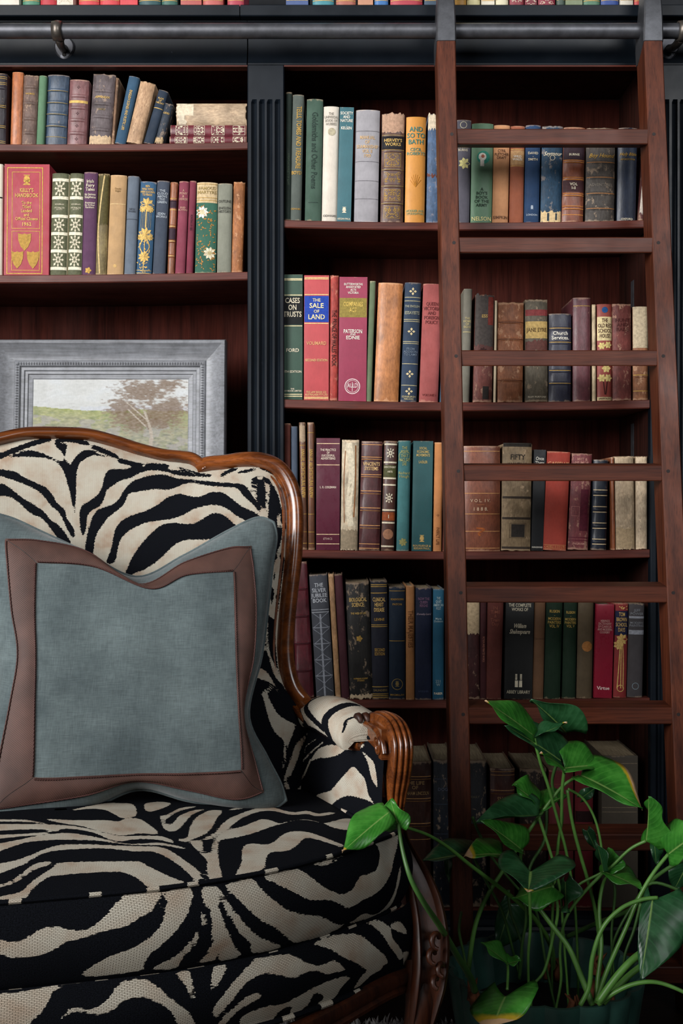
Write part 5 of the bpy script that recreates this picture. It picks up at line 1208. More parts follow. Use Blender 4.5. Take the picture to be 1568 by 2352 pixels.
  ('c', [(377.7, 13.2), (416.9, 14.4), (441.1, 32.9), (392.4, 22.3)]),
  ('c', [(423.5, 58.3), (464.1, 64.4), (528.2, 87.7), (471.6, 90.0)]),
  ('c', [(320.5, 61.6), (350.7, 62.5), (350.1, 69.0), (329.3, 71.2), (316.6, 80.1), (301.6, 83.3), (309.0, 66.1)]),
  ('c', [(153.3, 73.1), (158.0, 66.4), (180.4, 62.0), (196.4, 65.8), (215.7, 60.7), (234.7, 55.6), (255.7, 53.0), (276.6, 54.2), (288.8, 60.7), (279.5, 67.8), (271.3, 84.3), (259.7, 90.0), (244.9, 86.6), (252.7, 77.2), (236.1, 64.3), (230.7, 81.6), (210.1, 87.4), (209.2, 72.8), (194.9, 75.8), (185.5, 90.0), (157.7, 86.7)]),
  ('c', [(136.7, 63.3), (148.7, 49.7), (160.5, 40.6), (170.3, 41.7), (171.8, 45.7), (162.2, 52.0), (149.3, 59.4), (135.8, 79.7), (131.8, 78.3)]),
 ],
}
# ------------------------------------------------------------------ zebra cloth
def mat_zebra():
    m, nt, b = nodemat('zebra_weave')
    at = N(nt, 'ShaderNodeAttribute', attribute_name='stripe')
    cl = N(nt, 'ShaderNodeAttribute', attribute_name='cloth')
    br = N(nt, 'ShaderNodeTexBrick')
    br.inputs['Scale'].default_value = 1.0; br.inputs['Mortar Size'].default_value = .26; br.inputs['Mortar Smooth'].default_value = .6
    br.inputs['Brick Width'].default_value = 4.0; br.inputs['Row Height'].default_value = 1.75; br.inputs['Bias'].default_value = 0
    br.inputs['Color1'].default_value = W0; br.inputs['Color2'].default_value = W1; br.inputs['Mortar'].default_value = (.5, .5, .5, 1)
    nt.links.new(cl.outputs['Vector'], br.inputs['Vector'])
    jag = N(nt, 'ShaderNodeMath', operation='MULTIPLY_ADD'); jag.inputs[1].default_value = 1.7
    sub = N(nt, 'ShaderNodeMath', operation='SUBTRACT'); sub.inputs[1].default_value = .85
    nt.links.new(br.outputs['Color'], jag.inputs[0]); nt.links.new(at.outputs['Fac'], sub.inputs[0]); nt.links.new(sub.outputs[0], jag.inputs[2])
    thr = N(nt, 'ShaderNodeMapRange'); thr.inputs['From Min'].default_value = -.25; thr.inputs['From Max'].default_value = .25
    nt.links.new(jag.outputs[0], thr.inputs['Value'])
    fac = thr.outputs[0]
    n1 = tex_noise(nt, cl.outputs['Vector'], .018, 3, .55)
    cream = ramp(nt, n1, [(.42, lin('d0c9b9')), (.56, lin('c9bcaa')), (.70, lin('b9a08a'))])
    cream = mixcol(nt, br.outputs['Fac'], cream, lin('5c5245'))
    n2 = tex_noise(nt, cl.outputs['Vector'], .8, 3, .6)
    black = ramp(nt, n2, [(.35, lin('08090c')), (.7, lin('17191f'))])
    c = mixcol(nt, fac, black, cream)
    nt.links.new(c, b.inputs['Base Color'])
    b.inputs['Roughness'].default_value = .9
    b.inputs['Specular IOR Level'].default_value = .05
    inv = N(nt, 'ShaderNodeMath', operation='MULTIPLY_ADD'); nt.links.new(br.outputs['Fac'], inv.inputs[0]); inv.inputs[1].default_value = -1; nt.links.new(fac, inv.inputs[2])
    h2 = N(nt, 'ShaderNodeMath', operation='MULTIPLY_ADD'); nt.links.new(n2, h2.inputs[0]); h2.inputs[1].default_value = .6; nt.links.new(inv.outputs[0], h2.inputs[2])
    bump(nt, h2.outputs[0], .55, .0012, b)
    return m
M['zebra'] = mat_zebra()

def smooth_closed(pts, n=4):
    return np.array([(p.x, p.y) for p in catmull([(x, y, 0) for x, y in pts], n, True)])
def sd_poly(P_, poly):
    """signed distance, negative inside"""
    d = np.full(len(P_), 1e9); wind = np.zeros(len(P_), int)
    x, y = P_[:, 0], P_[:, 1]
    for a, b in zip(poly, np.roll(poly, -1, 0)):
        e = b - a; L = e @ e
        if L < 1e-9: continue
        t = np.clip(((x - a[0]) * e[0] + (y - a[1]) * e[1]) / L, 0, 1)
        d = np.minimum(d, (x - a[0] - t * e[0]) ** 2 + (y - a[1] - t * e[1]) ** 2)
        if a[1] != b[1]:
            cnd = ((a[1] > y) != (b[1] > y)) & (x < (b[0] - a[0]) * (y - a[1]) / (b[1] - a[1]) + a[0])
            wind += np.where(cnd, 1 if b[1] > a[1] else -1, 0)
    return np.where(wind != 0, -1, 1) * np.sqrt(d)
def sd_line(P_, pts, hw):
    d = np.full(len(P_), 1e9)
    q = np.array([(p.x, p.y) for p in catmull([(x, y, 0) for x, y in pts], 4)])
    for a, b in zip(q, q[1:]):
        e = b - a; L = e @ e
        if L < 1e-9: continue
        t = np.clip(((P_[:, 0] - a[0]) * e[0] + (P_[:, 1] - a[1]) * e[1]) / L, 0, 1)
        d = np.minimum(d, (P_[:, 0] - a[0] - t * e[0]) ** 2 + (P_[:, 1] - a[1] - t * e[1]) ** 2)
    return np.sqrt(d) - hw
def stripe_field(panel, cloth):
    P_ = np.array(cloth, dtype=float)
    # the weave repeats mirror-wise beyond the part of the pattern that is drawn
    u0 = {'back': -90, 'top': -92, 'band': -60, 'deck': -62}.get(panel)
    if u0 is not None:
        P_[:, 0] = np.where(P_[:, 0] < u0, 2 * u0 - P_[:, 0], P_[:, 0])
    if panel == 'back':
        low = (P_[:, 1] < 858) & (P_[:, 0] < 300)
        P_[:, 1] = np.where(low, np.minimum(1716 - P_[:, 1], 1090 - .2 * (1716 - P_[:, 1] - 1090) * (1716 - P_[:, 1] > 1090)), P_[:, 1])
    f = np.full(len(P_), 40.0 if panel == 'back' else -40.0)
    for it in STRIPES[panel]:
        if it[0] == 'cbg': f[:] = 40.0; continue
        s = sd_line(P_, it[1], it[2]) if it[0].endswith('s') else sd_poly(P_, smooth_closed(it[1]))
        f = np.minimum(f, s) if it[0][0] == 'k' else np.maximum(f, -s)
    return f
def zebra_mesh(name, pts, cloth, field, parent, closed_u=False, weave=1.0):
    m = MB(); m.grid(pts, closed_u=closed_u)
    me = m.mesh(name)
    a = me.attributes.new('stripe', 'FLOAT', 'POINT'); a.data.foreach_set('value', np.asarray(field, dtype=np.float32))
    v = me.attributes.new('cloth', 'FLOAT_VECTOR', 'POINT')
    c3 = np.zeros((len(cloth), 3), dtype=np.float32); c3[:, :2] = np.array(cloth) * weave; v.data.foreach_set('vector', c3.ravel())
    return link(name, me, M['zebra'], parent, smooth=True)

# ------------------------------------------------------------------ armchair
chair = empty('armchair', (CH_O[0], CH_O[1], 0), 'carved walnut armchair upholstered in black and cream zebra weave', 'armchair')
chair.rotation_euler = (0, 0, CH_A)

def panel(name, key, ar, br, na, nb, known=True, mirror=False, extra=None):
    S, cl = PANELS[key][:2]
    pts, cloth = [], []
    for i in range(na + 1):
        a = ar[0] + (ar[1] - ar[0]) * i / na
        r = []
        for j in range(nb + 1):
            b = br[0] + (br[1] - br[0]) * j / nb
            p = S(min(a, .99999) if key in ('back', 'top') else (a % 1 if key == 'band' else a), b)
            if mirror: p = (-p[0], p[1], p[2])
            r.append(p)
            u, v = cl(min(a, .99999) if key in ('back', 'top') else (a % 1 if key == 'band' else a), b); cloth.append((u * 1000, v * 1000))
        pts.append(r)
    f = stripe_field(key, cloth)
    return zebra_mesh(name, pts, cloth, f, chair, weave={'back': 1.55, 'arm': 1.25, 'pad': 1.3}.get(key, 1.0))
panel('back_cushion', 'back', (0, 1), (.02, 1), 420, 80)
panel('inside_arm', 'arm', (0, 1), (0, 1), 110, 60)
panel('inside_arm', 'arm', (0, 1), (0, 1), 50, 30, mirror=True)
panel('arm_pad', 'pad', (0, 1), (0, 1), 80, 50)
panel('arm_pad', 'pad', (0, 1), (0, 1), 40, 24, mirror=True)
cushion_top = panel('seat_cushion', 'top', (0, 1), (.02, 1), 420, 70)
bd = panel('cushion_border', 'band', (-.5, .5), (0, 1), 420, 30)
deck = panel('seat_rail_cover', 'deck', (-1, 1), (0, 1), 220, 26)
# underside of the cushion and seat platform
m = MB(); m.v = [(0, .27, CUSH_B + .001)]
for i in range(60): q = S_band(i / 60, 1); m.v.append((q[0] * .99, q[1], CUSH_B + .001))
m.f = [(0, 1 + i, 1 + (i + 1) % 60) for i in range(60)]
m.build('cushion_underside', mat_plain('black_lining', '0c0d10', .95), chair)
m = MB(); m.box(-.40, .40, .16, .50, .36, CUSH_B - .002); m.build('seat_platform', mat_plain('black_webbing', '0b0b0d', .95), chair)

def piping(name, path, r, seed, dark=.62):
    rnd = random.Random(seed)
    pts = [Vector(p) for p in path]; n = 8
    rings, fld, cloth = [], [], []
    run, state, nxt = 0, -1, rnd.uniform(.02, .05)
    for i, p in enumerate(pts):
        t = (pts[min(i + 1, len(pts) - 1)] - pts[max(i - 1, 0)]).normalized()
        a = t.cross(Vector((0, 0, 1))); a.normalize(); b = a.cross(t)
        rings.append([p + a * (r * math.cos(k * 2 * math.pi / n)) + b * (r * math.sin(k * 2 * math.pi / n)) for k in range(n + 1)])
        if i: run += (p - pts[i - 1]).length
        if run > nxt:
            state = -state; nxt = run + (rnd.uniform(.006, .022) if state > 0 else rnd.uniform(.03, .09))
        for k in range(n + 1):
            fld.append(3.0 * state); cloth.append((run * 1000, k * r * 800))
    return zebra_mesh(name, rings, cloth, fld, chair)
piping('top_piping', [Vector(S_band((i / 500) % 1, 0)) + Vector((0, -.0015, .0005)) for i in range(501)], .0033, 4)
piping('bottom_piping', [Vector(S_band((i / 500) % 1, 1)) + Vector((0, -.0015, 0)) for i in range(501)], .0033, 9)
piping('rail_piping', [Vector(S_deck(-1 + i / 150, .97)) + Vector((0, -.002, -.001)) for i in range(301)], .0040, 14)
piping('arm_piping', [Vector(S_arm(.12 + .88 * i / 120, .985)) + Vector((-.004, 0, .002)) for i in range(121)], .0036, 22)

# ---- show wood
def sweep(path, prof, front, scale=None, closed_prof=True):
    """prof is (outward, front) pairs; front is a function of the index giving the facing direction"""
    m = MB(); rows = []
    pts = [Vector(p) for p in path]
    for i, p in enumerate(pts):
        t = (pts[min(i + 1, len(pts) - 1)] - pts[max(i - 1, 0)]).normalized()
        f = Vector(front(i / (len(pts) - 1)) if callable(front) else front)
        f = (f - t * f.dot(t)).normalized()
        o = f.cross(t)
        s = scale(i / (len(pts) - 1)) if scale else (1, 1)
        rows.append([p + o * (a * s[0]) + f * (b * s[1]) for a, b in prof])
    m.grid(rows, closed_v=closed_prof)
    n = len(prof)
    m.f.append(tuple(range(n))); e = (len(rows) - 1) * n
    m.f.append(tuple(e + n - 1 - k for k in range(n)))
    return m
def both(mb, name, mat, smooth=True, angle=.9):
    mb.build(name, mat, chair, smooth=smooth, angle=angle)
    q = MB(); q.v = [(-x, y, z) for x, y, z in mb.v]; q.f = [tuple(reversed(f)) for f in mb.f]
    q.build(name, mat, chair, smooth=smooth, angle=angle)
FP = [(-.0215, -.004), (-.021, .005), (-.0185, .008), (-.0155, .0075), (-.0140, .004), (-.0115, .0035), (-.0095, .007), (-.006, .014), (0, .0195), (.006, .0205), (.012, .0175), (.0165, .010), (.018, .001), (.0165, -.010), (.008, -.020), (-.010, -.020)]
fp_front = lambda t: (0, -1, 0)
fa = catmull(frame_a, 8); fb = catmull(frame_b, 8)
fa = [Vector((p.x, p.y - .006, p.z)) for p in fa]; fb = [Vector((p.x, p.y - .006, p.z)) for p in fb]
both(sweep(fa, FP, fp_front, lambda t: (.78 + .12 * (t > .85) * math.sin((t - .85) / .15 * math.pi), 1)), 'crest_rail', M['walnut'])
# the side rail runs on forward under the arm pad
tail = [fb[-1] + Vector((.012, -.03, -.018)), fb[-1] + Vector((.028, -.08, -.028)), Vector((.437, .30, .648)), Vector((.447, .265, .648))]
fb2 = fb + catmull([fb[-1]] + tail, 6)[1:]
both(sweep(fb2, FP, lambda t: (0, -1, 0) if t < .8 else (0, -1 + (t - .8) * 4, (t - .8) * 5), lambda t: (1 if t < .8 else 1 - (t - .8) * 1.6, 1 if t < .8 else 1 - (t - .8) * 2)), 'back_upright', M['walnut'])
# arm: hand-hold, scroll and post swept down to the knee
AP = [(.464, .285, .678), (.468, .262, .687), (.472, .228, .689), (.475, .196, .682), (.476, .178, .662), (.474, .177, .630), (.472, .186, .59), (.475, .195, .545), (.489, .194, .50), (.503, .174, .455), (.506, .148, .41), (.500, .126, .36), (.488, .118, .31), (.477, .122, .26)]
ap = catmull(AP, 7)
def arm_scale(t):
    k = [(0, .8), (.1, .95), (.3, 1.05), (.42, 1.0), (.5, .72), (.58, .62), (.64, .95), (.72, 1.35), (.8, 1.5), (.88, 1.35), (.94, 1.1), (1, .8)]
    for (t0, a), (t1, b) in zip(k, k[1:]):
        if t <= t1: return (a + (b - a) * (t - t0) / (t1 - t0),) * 2
    return (.75, .75)
reed = []
for i in range(25):
    a = -1 + 2 * i / 24
    reed.append((-a * .0165, .008 + .0055 * abs(math.sin(a * 2 * math.pi)) ** .7 - .006 * a * a))
reed += [(-.0175, -.002), (-.016, -.012), (.0, -.016), (.016, -.012), (.0175, -.002)]
def ap_front(path): return lambda t: tuple((path[min(int(t * (len(path) - 1)) + 1, len(path) - 1)] - path[max(int(t * (len(path) - 1)) - 1, 0)]).normalized().cross(Vector((1, 0, 0))))
cut = 7 * 7
both(sweep(ap[:cut + 1], reed, ap_front(ap[:cut + 1]), lambda t: arm_scale(t * cut / (len(ap) - 1))), 'arm_post', M['walnut'], angle=1.2)
# below the seat line the post spreads into a shield with rolled edges
shield = [(.0175, .004), (.0165, .011), (.0135, .0125), (.0105, .0095), (.0095, .0045), (.004, .0035), (-.004, .0035), (-.0095, .0045), (-.0105, .0095), (-.0135, .0125), (-.0165, .011), (-.0175, .004), (-.016, -.012), (0, -.016), (.016, -.012)]
low = ap[cut - 1:]
both(sweep(low, shield, ap_front(low), lambda t: arm_scale((cut - 1 + t * (len(low) - 1)) / (len(ap) - 1))), 'arm_support', M['walnut_dark'], angle=1.0)
# carved volute on the inner face of the hand-hold
m = MB(); sp = []
for i in range(46):
    a = i / 45 * 4.2 * math.pi; r = .0135 * (1 - i / 52)
    sp.append((.4490, .207 + r * math.cos(a), .658 + r * 1.15 * math.sin(a)))
m.tube(sp, [.0032 - .0012 * i / 45 for i in range(46)], 8)
both(m, 'volute', M['walnut'])
m = MB(); pr = [(.447, .280, .680), (.448, .25, .680), (.450, .222, .678), (.452, .196, .668), (.453, .186, .650)]
m.tube(catmull(pr, 6), .0048, 8)
m.tube(catmull([(.446, .28, .645), (.447, .24, .640), (.449, .215, .630), (.453, .202, .612), (.457, .200, .585)], 6), .0045, 8)
both(m, 'arm_edge_moulding', M['walnut'])
m = MB(); m.box(.4500, .478, .192, .286, .640, .684); both(m, 'arm_block', M['walnut'], False)
for i in range(4):
    m = MB(); x = .436 + i * .0115
    m.tube(catmull([(x, .283, .676), (x + .001, .276, .687), (x + .002, .268, .690), (x + .003, .261, .683)], 4), [.003, .005, .006, .0068, .007, .007, .0068, .0065, .006, .0055, .005, .004, .003], 8)
    both(m, 'carved_bead', M['walnut_dark'])
# apron under the seat cover, with a raised lower edge
APR = [(0, -.004), (.006, .002), (.010, .010), (.006, .018), (-.004, .020), (-.012, .016), (-.016, .020), (-.021, .019), (-.024, .012), (-.022, 0), (-.020, -.008), (0, -.010)]
ar = [Vector(S_deck(-1 + i / 50, 1)) + Vector((0, .008, -.012 + .012 * abs(-1 + i / 50) ** 3 + .006 * math.cos((-1 + i / 50) * 3 * math.pi))) for i in range(101)]
sweep(ar, [(a, b) for a, b in APR], (0, -1, 0)).build('apron', M['walnut_dark'], chair, smooth=True, angle=.9)
# cabriole front legs with carved knee
lg = catmull([(.494, .150, .36), (.490, .135, .33), (.484, .124, .30), (.476, .122, .26), (.468, .132, .18), (.466, .135, .10), (.474, .122, .04), (.480, .108, .008)], 5)
m = MB(); m.tube(lg, [max(.014, .024 - .0004 * i) if i < 30 else .018 for i in range(len(lg))], 14)
both(m, 'front_leg', M['walnut_dark'])
for k, (x, y, z, r) in enumerate(((.505, .120, .402, .009), (.497, .112, .384, .008), (.508, .108, .366, .007), (.498, .102, .352, .006))):
    m = MB(); m.tube([(x + r * .8 * math.cos(a * .6), y - .002 * a, z + r * math.sin(a * .6)) for a in range(9)], [.003 + .0012 * math.sin(a / 8 * math.pi) for a in range(9)], 8)
    both(m, 'knee_carving', M['walnut_dark'])
# side rails and back legs
m = sweep(catmull([(.500, .16, .375), (.495, .26, .36), (.47, .38, .365), (.44, .50, .38)], 6), [(-.03, -.01), (-.028, .012), (0, .016), (.026, .012), (.03, -.01)], (1, 0, 0))
both(m, 'side_rail', M['walnut_dark'])
m = MB(); m.tube(catmull([(.41, .475, .68), (.43, .49, .5), (.43, .505, .36), (.42, .53, .18), (.43, .58, .008)], 6), [.020] * 12 + [.022] * 6 + [.019] * 7, 12)
both(m, 'back_leg', M['walnut_dark'])
# outer cloth of arm and back so that the chair is closed from other sides
bk_pts = []
for i in range(61):
    a = i / 60; q = BACK_OUT[int(a * (len(BACK_OUT) - 1))]
    bk_pts.append([(q[0] * r * .985, back_y(q[0] * r, .85 + (q[1] - .85) * r) + .016, .85 + (q[1] - .85) * r * .985) for r in (0.02, .5, 1)])
m = MB(); m.grid(bk_pts); m.build('outside_back', mat_plain('black_chenille', '0e0f13', .95), chair, smooth=True)
m = MB(); m.grid([[(.462, .25, z), (.455, .36, z), (.44, .48, z)] for z in (.36, .5, .65)])
both(m, 'outside_arm', mat_plain('black_chenille_side', '0e0f13', .95))

# ------------------------------------------------------------------ throw pillow
PG = [
 [(-20, 1178), (30, 1192), (95, 1222), (190, 1266), (312, 1326), (420, 1278), (520, 1222), (590, 1190), (628, 1200)],
 [(-42, 1232), (12, 1237), (90, 1240), (200, 1266), (318, 1341), (425, 1290), (525, 1257), (578, 1253), (634, 1234)],
 [(-34, 1290), (14, 1291), (85, 1293), (215, 1303), (345, 1353), (430, 1322), (535, 1313), (584, 1308), (626, 1290)],
 [(-20, 1400), (24, 1400), (82, 1400), (215, 1405), (338, 1424), (430, 1414), (538, 1405), (590, 1400), (615, 1392)],
 [(-6, 1500), (38, 1502), (84, 1510), (210, 1515), (322, 1525), (430, 1522), (541, 1515), (584, 1510), (600, 1505)],
 [(-8, 1615), (20, 1618), (82, 1622), (205, 1626), (315, 1632), (430, 1632), (546, 1630), (560, 1638), (570, 1642)],
 [(-40, 1745), (-8, 1762), (78, 1785), (200, 1782), (320, 1776), (430, 1775), (553, 1768), (588, 1752), (612, 1738)],
 [(-66, 1848), (-15, 1860), (62, 1850), (200, 1828), (310, 1796), (430, 1816), (540, 1838), (607, 1820), (642, 1796)],
 [(-76, 1882), (-20, 1893), (60, 1886), (190, 1864), (315, 1813), (430, 1838), (545, 1858), (620, 1858), (656, 1838)]]
def pg(a, b):
    """photo position for pillow coordinates a (across 0..8), b (down 0..8)"""
    def cr(p, u):
        return tuple(.5 * (2 * p[1][k] + (p[2][k] - p[0][k]) * u + (2 * p[0][k] - 5 * p[1][k] + 4 * p[2][k] - p[3][k]) * u * u + (3 * p[1][k] - p[0][k] - 3 * p[2][k] + p[3][k]) * u ** 3) for k in range(2))
    i = min(int(b), 7); j = min(int(a), 7); u, v = a - j, b - i
    R_ = []
    for ii in (i - 1, i, i + 1, i + 2):
        row_ = PG[max(0, min(8, ii))]
        R_.append(cr([row_[max(0, min(8, jj))] for jj in (j - 1, j, j + 1, j + 2)], u))
    return cr(R_, v)
def pil_base(x, z): return .315 + .36 * (z - .58) - .10 * x * x
def pil(a, b, side=1, lift=0):
    px, py = pg(a, b)
    q = ray_hit(px, py, pil_base)
    w = Vector(ch_world(q))
    s, t = a / 4 - 1, b / 4 - 1
    puff = .060 * (max(0, 1 - abs(s) ** 2.6) * max(0, 1 - abs(t) ** 2.6)) ** .62
    puff += .0035 * mnoise.noise(Vector((a * .9, b * .9, .4))) * (1 - s * s) * (1 - t * t) * 2
    if side < 0: puff = -.75 * puff
    d = (w - Vector((0, -CAM_D, CAM_H))).normalized()
    return w - d * (puff + lift)
def mat_linen(name, c1, c2):
    m, nt, b = nodemat(name)
    tc = N(nt, 'ShaderNodeTexCoord')
    v1 = tex_noise(nt, mapping(nt, tc.outputs['Object'], (60, 60, 950)), 1, 2, .6)
    v2 = tex_noise(nt, mapping(nt, tc.outputs['Object'], (950, 60, 60)), 1, 2, .6)
    n = tex_noise(nt, tc.outputs['Object'], 9, 5, .65)
    c = ramp(nt, n, [(.32, lin(c1)), (.68, lin(c2))])
    mx = mixcol(nt, .5, v1, v2)
    c = mixcol(nt, .55, c, ramp(nt, mx, [(.36, (.55, .55, .55, 1)), (.62, (1.3, 1.3, 1.3, 1))]), 'MULTIPLY')
    nt.links.new(c, b.inputs['Base Color']); b.inputs['Roughness'].default_value = .85
    b.inputs['Sheen Weight'].default_value = .25; b.inputs['Sheen Roughness'].default_value = .45
    b.inputs['Specular IOR Level'].default_value = .15
    bump(nt, mx, .25, .0008, b)
    return m
def mat_twill(name, c1, c2):
    m, nt, b = nodemat(name)
    tc = N(nt, 'ShaderNodeTexCoord')
    w = N(nt, 'ShaderNodeTexWave', wave_type='BANDS', bands_direction='DIAGONAL')
    w.inputs['Scale'].default_value = 170; w.inputs['Distortion'].default_value = .6
    nt.links.new(tc.outputs['Object'], w.inputs['Vector'])
    n = tex_noise(nt, tc.outputs['Object'], 20, 3)
    c = ramp(nt, n, [(.3, lin(c1)), (.7, lin(c2))])
    c = mixcol(nt, .45, c, ramp(nt, w.outputs['Fac'], [(.2, (.55, .55, .55, 1)), (.7, W1)]), 'MULTIPLY')
    nt.links.new(c, b.inputs['Base Color']); b.inputs['Roughness'].default_value = .6
    b.inputs['Specular IOR Level'].default_value = .3
    bump(nt, w.outputs['Fac'], .25, .0006, b)
    return m
M['linen'] = mat_linen('teal_grey_linen', '465052', '636e6f')
M['tape'] = mat_twill('brown_twill_tape', '45302a', '5b3f37')
M['braid'] = mat_twill('brown_braid', '3e2420', '553530')
pillow = empty('throw_pillow', (-.33, -1.0, .55), 'grey-teal throw pillow with a mitred brown tape border', 'pillow')
PIP = Matrix.Translation(-pillow.location)
def pl(o): o.parent = pillow; o.matrix_parent_inverse = PIP; return o
n = 72
m = MB(); m.grid([[pil(8 * i / n, 8 * j / n) for j in range(n + 1)] for i in range(n + 1)])
pl(m.build('front_cover', M['linen'], smooth=True))
m = MB(); m.grid([[pil(8 * i / 40, 8 * j / 40, -1) for j in range(41)] for i in range(41)])
pl(m.build('back_cover', M['linen'], smooth=True))
edge = [(8 * i / 60, 0) for i in range(60)] + [(8, 8 * i / 60) for i in range(60)] + [(8 - 8 * i / 60, 8) for i in range(60)] + [(0, 8 - 8 * i / 60) for i in range(61)]
m = MB(); m.tube([pil(a, b) for a, b in edge], .0028, 8)
pl(m.build('piping', M['linen'], smooth=True))
def band_uv(side, u, f):
    """u along the strip 0..1, f across it 0 outer .. 1 inner, ends cut to the mitre"""
    o0, o1 = 1 + f, 7 - f
    l = o0 + (o1 - o0) * u
    return {'top': (l, 1 + f), 'bottom': (l, 7 - f), 'left': (1 + f, l), 'right': (7 - f, l)}[side]
for side in ('top', 'right', 'bottom', 'left'):
    m = MB(); nu, nf = 70, 6
    m.grid([[pil(*band_uv(side, .002 + .996 * i / nu, j / nf), lift=.0016 if 0 < j < nf else .0006) for j in range(nf + 1)] for i in range(nu + 1)])
    strip = pl(m.build('tape_strip', M['tape'], smooth=True))
    for f in (.04, .96):
        m = MB()
        m.tube([pil(*band_uv(side, .01 + .98 * i / 160, f + .012 * (-1) ** i), lift=.0022) for i in range(161)], .0011, 5)
        o = m.build('braid_stitch', M['braid'], smooth=True); o.parent = strip
# thick, lowest corner of the pillow rests in the seat

# ------------------------------------------------------------------ framed painting
PZ = 2.72                                             # leans inside the left bay
def fp_(px, py): return ((px - 784) / FPX * PZ, CAM_H - (py - 1176) / FPX * PZ)
def mat_silver():
    m, nt, b = nodemat('worn_silver_leaf')
    tc = N(nt, 'ShaderNodeTexCoord')
    n = tex_noise(nt, mapping(nt, tc.outputs['Object'], (30, 30, 30)), 1, 6, .7)
    n2 = tex_noise(nt, mapping(nt, tc.outputs['Object'], (8, 200, 200)), 1, 4, .6)
    c = ramp(nt, n, [(.25, lin('66676b')), (.5, lin('7e8085')), (.75, lin('8e9095'))])
    c = mixcol(nt, .55, c, ramp(nt, n2, [(.35, (.5, .48, .46, 1)), (.6, W1)]), 'MULTIPLY')
    nt.links.new(c, b.inputs['Base Color']); b.inputs['Roughness'].default_value = .5; b.inputs['Metallic'].default_value = .1
    bump(nt, n2, .1, .001, b)
    return m
M['silver'] = mat_silver()
xl, zt = fp_(-15, 781); xr, _ = fp_(519, 781)
zb = SH_L3(-.5) + .0015
FW = .094
pic = empty('framed_painting', ((xl + xr) / 2, .12, zb), 'landscape painting with a brown tree in a wide silver frame', 'painting')
tilt = math.radians(4)
pic.rotation_euler = (-tilt, 0, 0)
def pv(x, z, n):                                      # frame plane to the picture's own coordinates
    return (x - (xl + xr) / 2, -n, z - zb)
FPROF = [(0, -.006), (0, .026), (.03, .033), (.10, .035), (.15, .031), (.18, .029), (.30, .021), (.42, .016), (.51, .015), (.545, .019), (.60, .0215), (.66, .019), (.69, .013), (.76, .0125), (.785, .009), (.85, .009), (.87, .006), (.96, .005), (1.0, .003), (1.0, -.006)]
corners = [((xl, zt), (1, -1)), ((xr, zt), (-1, -1)), ((xr, zb), (-1, 1)), ((xl, zb), (1, 1))]
for k in range(4):
    (p, dp), (q, dq) = corners[k], corners[(k + 1) % 4]
    rows = []
    for t, nn in FPROF:
        rows.append([pv(p[0] + dp[0] * FW * t, p[1] + dp[1] * FW * t, nn), pv(q[0] + dq[0] * FW * t, q[1] + dq[1] * FW * t, nn)])
    m = MB(); m.grid(rows, closed_u=True)
    m.f += [tuple(2 * i for i in range(len(rows))), tuple(2 * i + 1 for i in reversed(range(len(rows))))]
    rail_o = m.build('frame_rail', M['silver'], pic, smooth=True, angle=.35)
    m = MB()                                          # row of little cast leaves along the moulding
    t = .605; a = Vector(pv(p[0] + dp[0] * FW * t, p[1] + dp[1] * FW * t, .0205)); b = Vector(pv(q[0] + dq[0] * FW * t, q[1] + dq[1] * FW * t, .0205))
    nb_ = int((b - a).length / .0062); d = (b - a).normalized(); s = d.cross(Vector((0, -1, 0)))
    for i in range(nb_):
        c = a + (b - a) * ((i + .5) / nb_)
        vs_ = [c - d * .003, c + s * .0042, c + d * .003, c - s * .0042, c + Vector((0, -.0034, 0))]
        m.add(vs_, [(0, 1, 4), (1, 2, 4), (2, 3, 4), (3, 0, 4)])
    tag(m.build('cast_leaf_border', M['silver'], rail_o), kind='stuff')
# canvas, painted by colour per point
cx0, cx1, cz0, cz1 = xl + FW * .985, xr - FW * .985, zb + FW * .985, zt - FW * .985
def paint(u, v):
    n1 = mnoise.fractal(Vector((u * 7, v * 7, 1.3)), 1.0, 2.0, 5); n2 = mnoise.fractal(Vector((u * 22, v * 30, 5.1)), .9, 2.0, 4); n3 = mnoise.noise(Vector((u * 60, v * 90, 2)))
    sky = np.array((.56, .56, .54)) + .05 * n1 + .035 * n2 + np.array((-.02, 0, .03)) * max(0, n1)
    hz = .36 + .10 * u + .02 * n1 + (.03 * math.sin(u * 5))
    c = sky
    if v > hz - .05 and u > .3: c = sky * .6 + np.array((.50, .53, .62)) * .4
    if v > hz:
        d = min(1, (v - hz) / .35)
        g = np.array((.30, .31, .11)) * (1 - d) + np.array((.25, .25, .15)) * d
        g = g + np.array((.14, .12, .06)) * n2 + np.array((.05, .02, .06)) * n1 + .05 * n3
        if n1 < -.1 and v > hz + .12: g = g * .5 + np.array((.35, .30, .33)) * .5
        c = g
    def blob(cx, cy, rx, ry): return 1 - math.hypot((u - cx) / rx, (v - cy) / ry)
    f = max(blob(.72, .17, .20, .20), blob(.88, .06, .11, .08), blob(.60, .40, .15, .18), blob(.86, .38, .18, .18), blob(.74, .56, .24, .16)) + .6 * n2 + .2 * n1 + .25 * n3
    if f > .04:
        k = min(1, (f - .04) * 3)
        c = c * (1 - .9 * k) + (np.array((.15, .085, .04)) + .08 * n3 + .05 * n2) * (.9 * k)
    trunk = abs(u - (.735 - .03 * math.sin(v * 6))) - (.008 + .02 * max(0, v - .6))
    br1 = abs((u - .735) + (v - .55) * -.55) - .006 if .3 < v < .56 else 1
    br2 = abs((u - .72) - (v - .62) * .5) - .006 if .4 < v < .64 else 1
    if (trunk < 0 and v > .42) or br1 < 0 or br2 < 0: c = np.array((.38, .32, .25)) + .1 * n3
    return np.clip(c * np.array((.84, .85, .86)), 0, 1)
nu, nv = 170, 120
vs_, cs_ = [], []
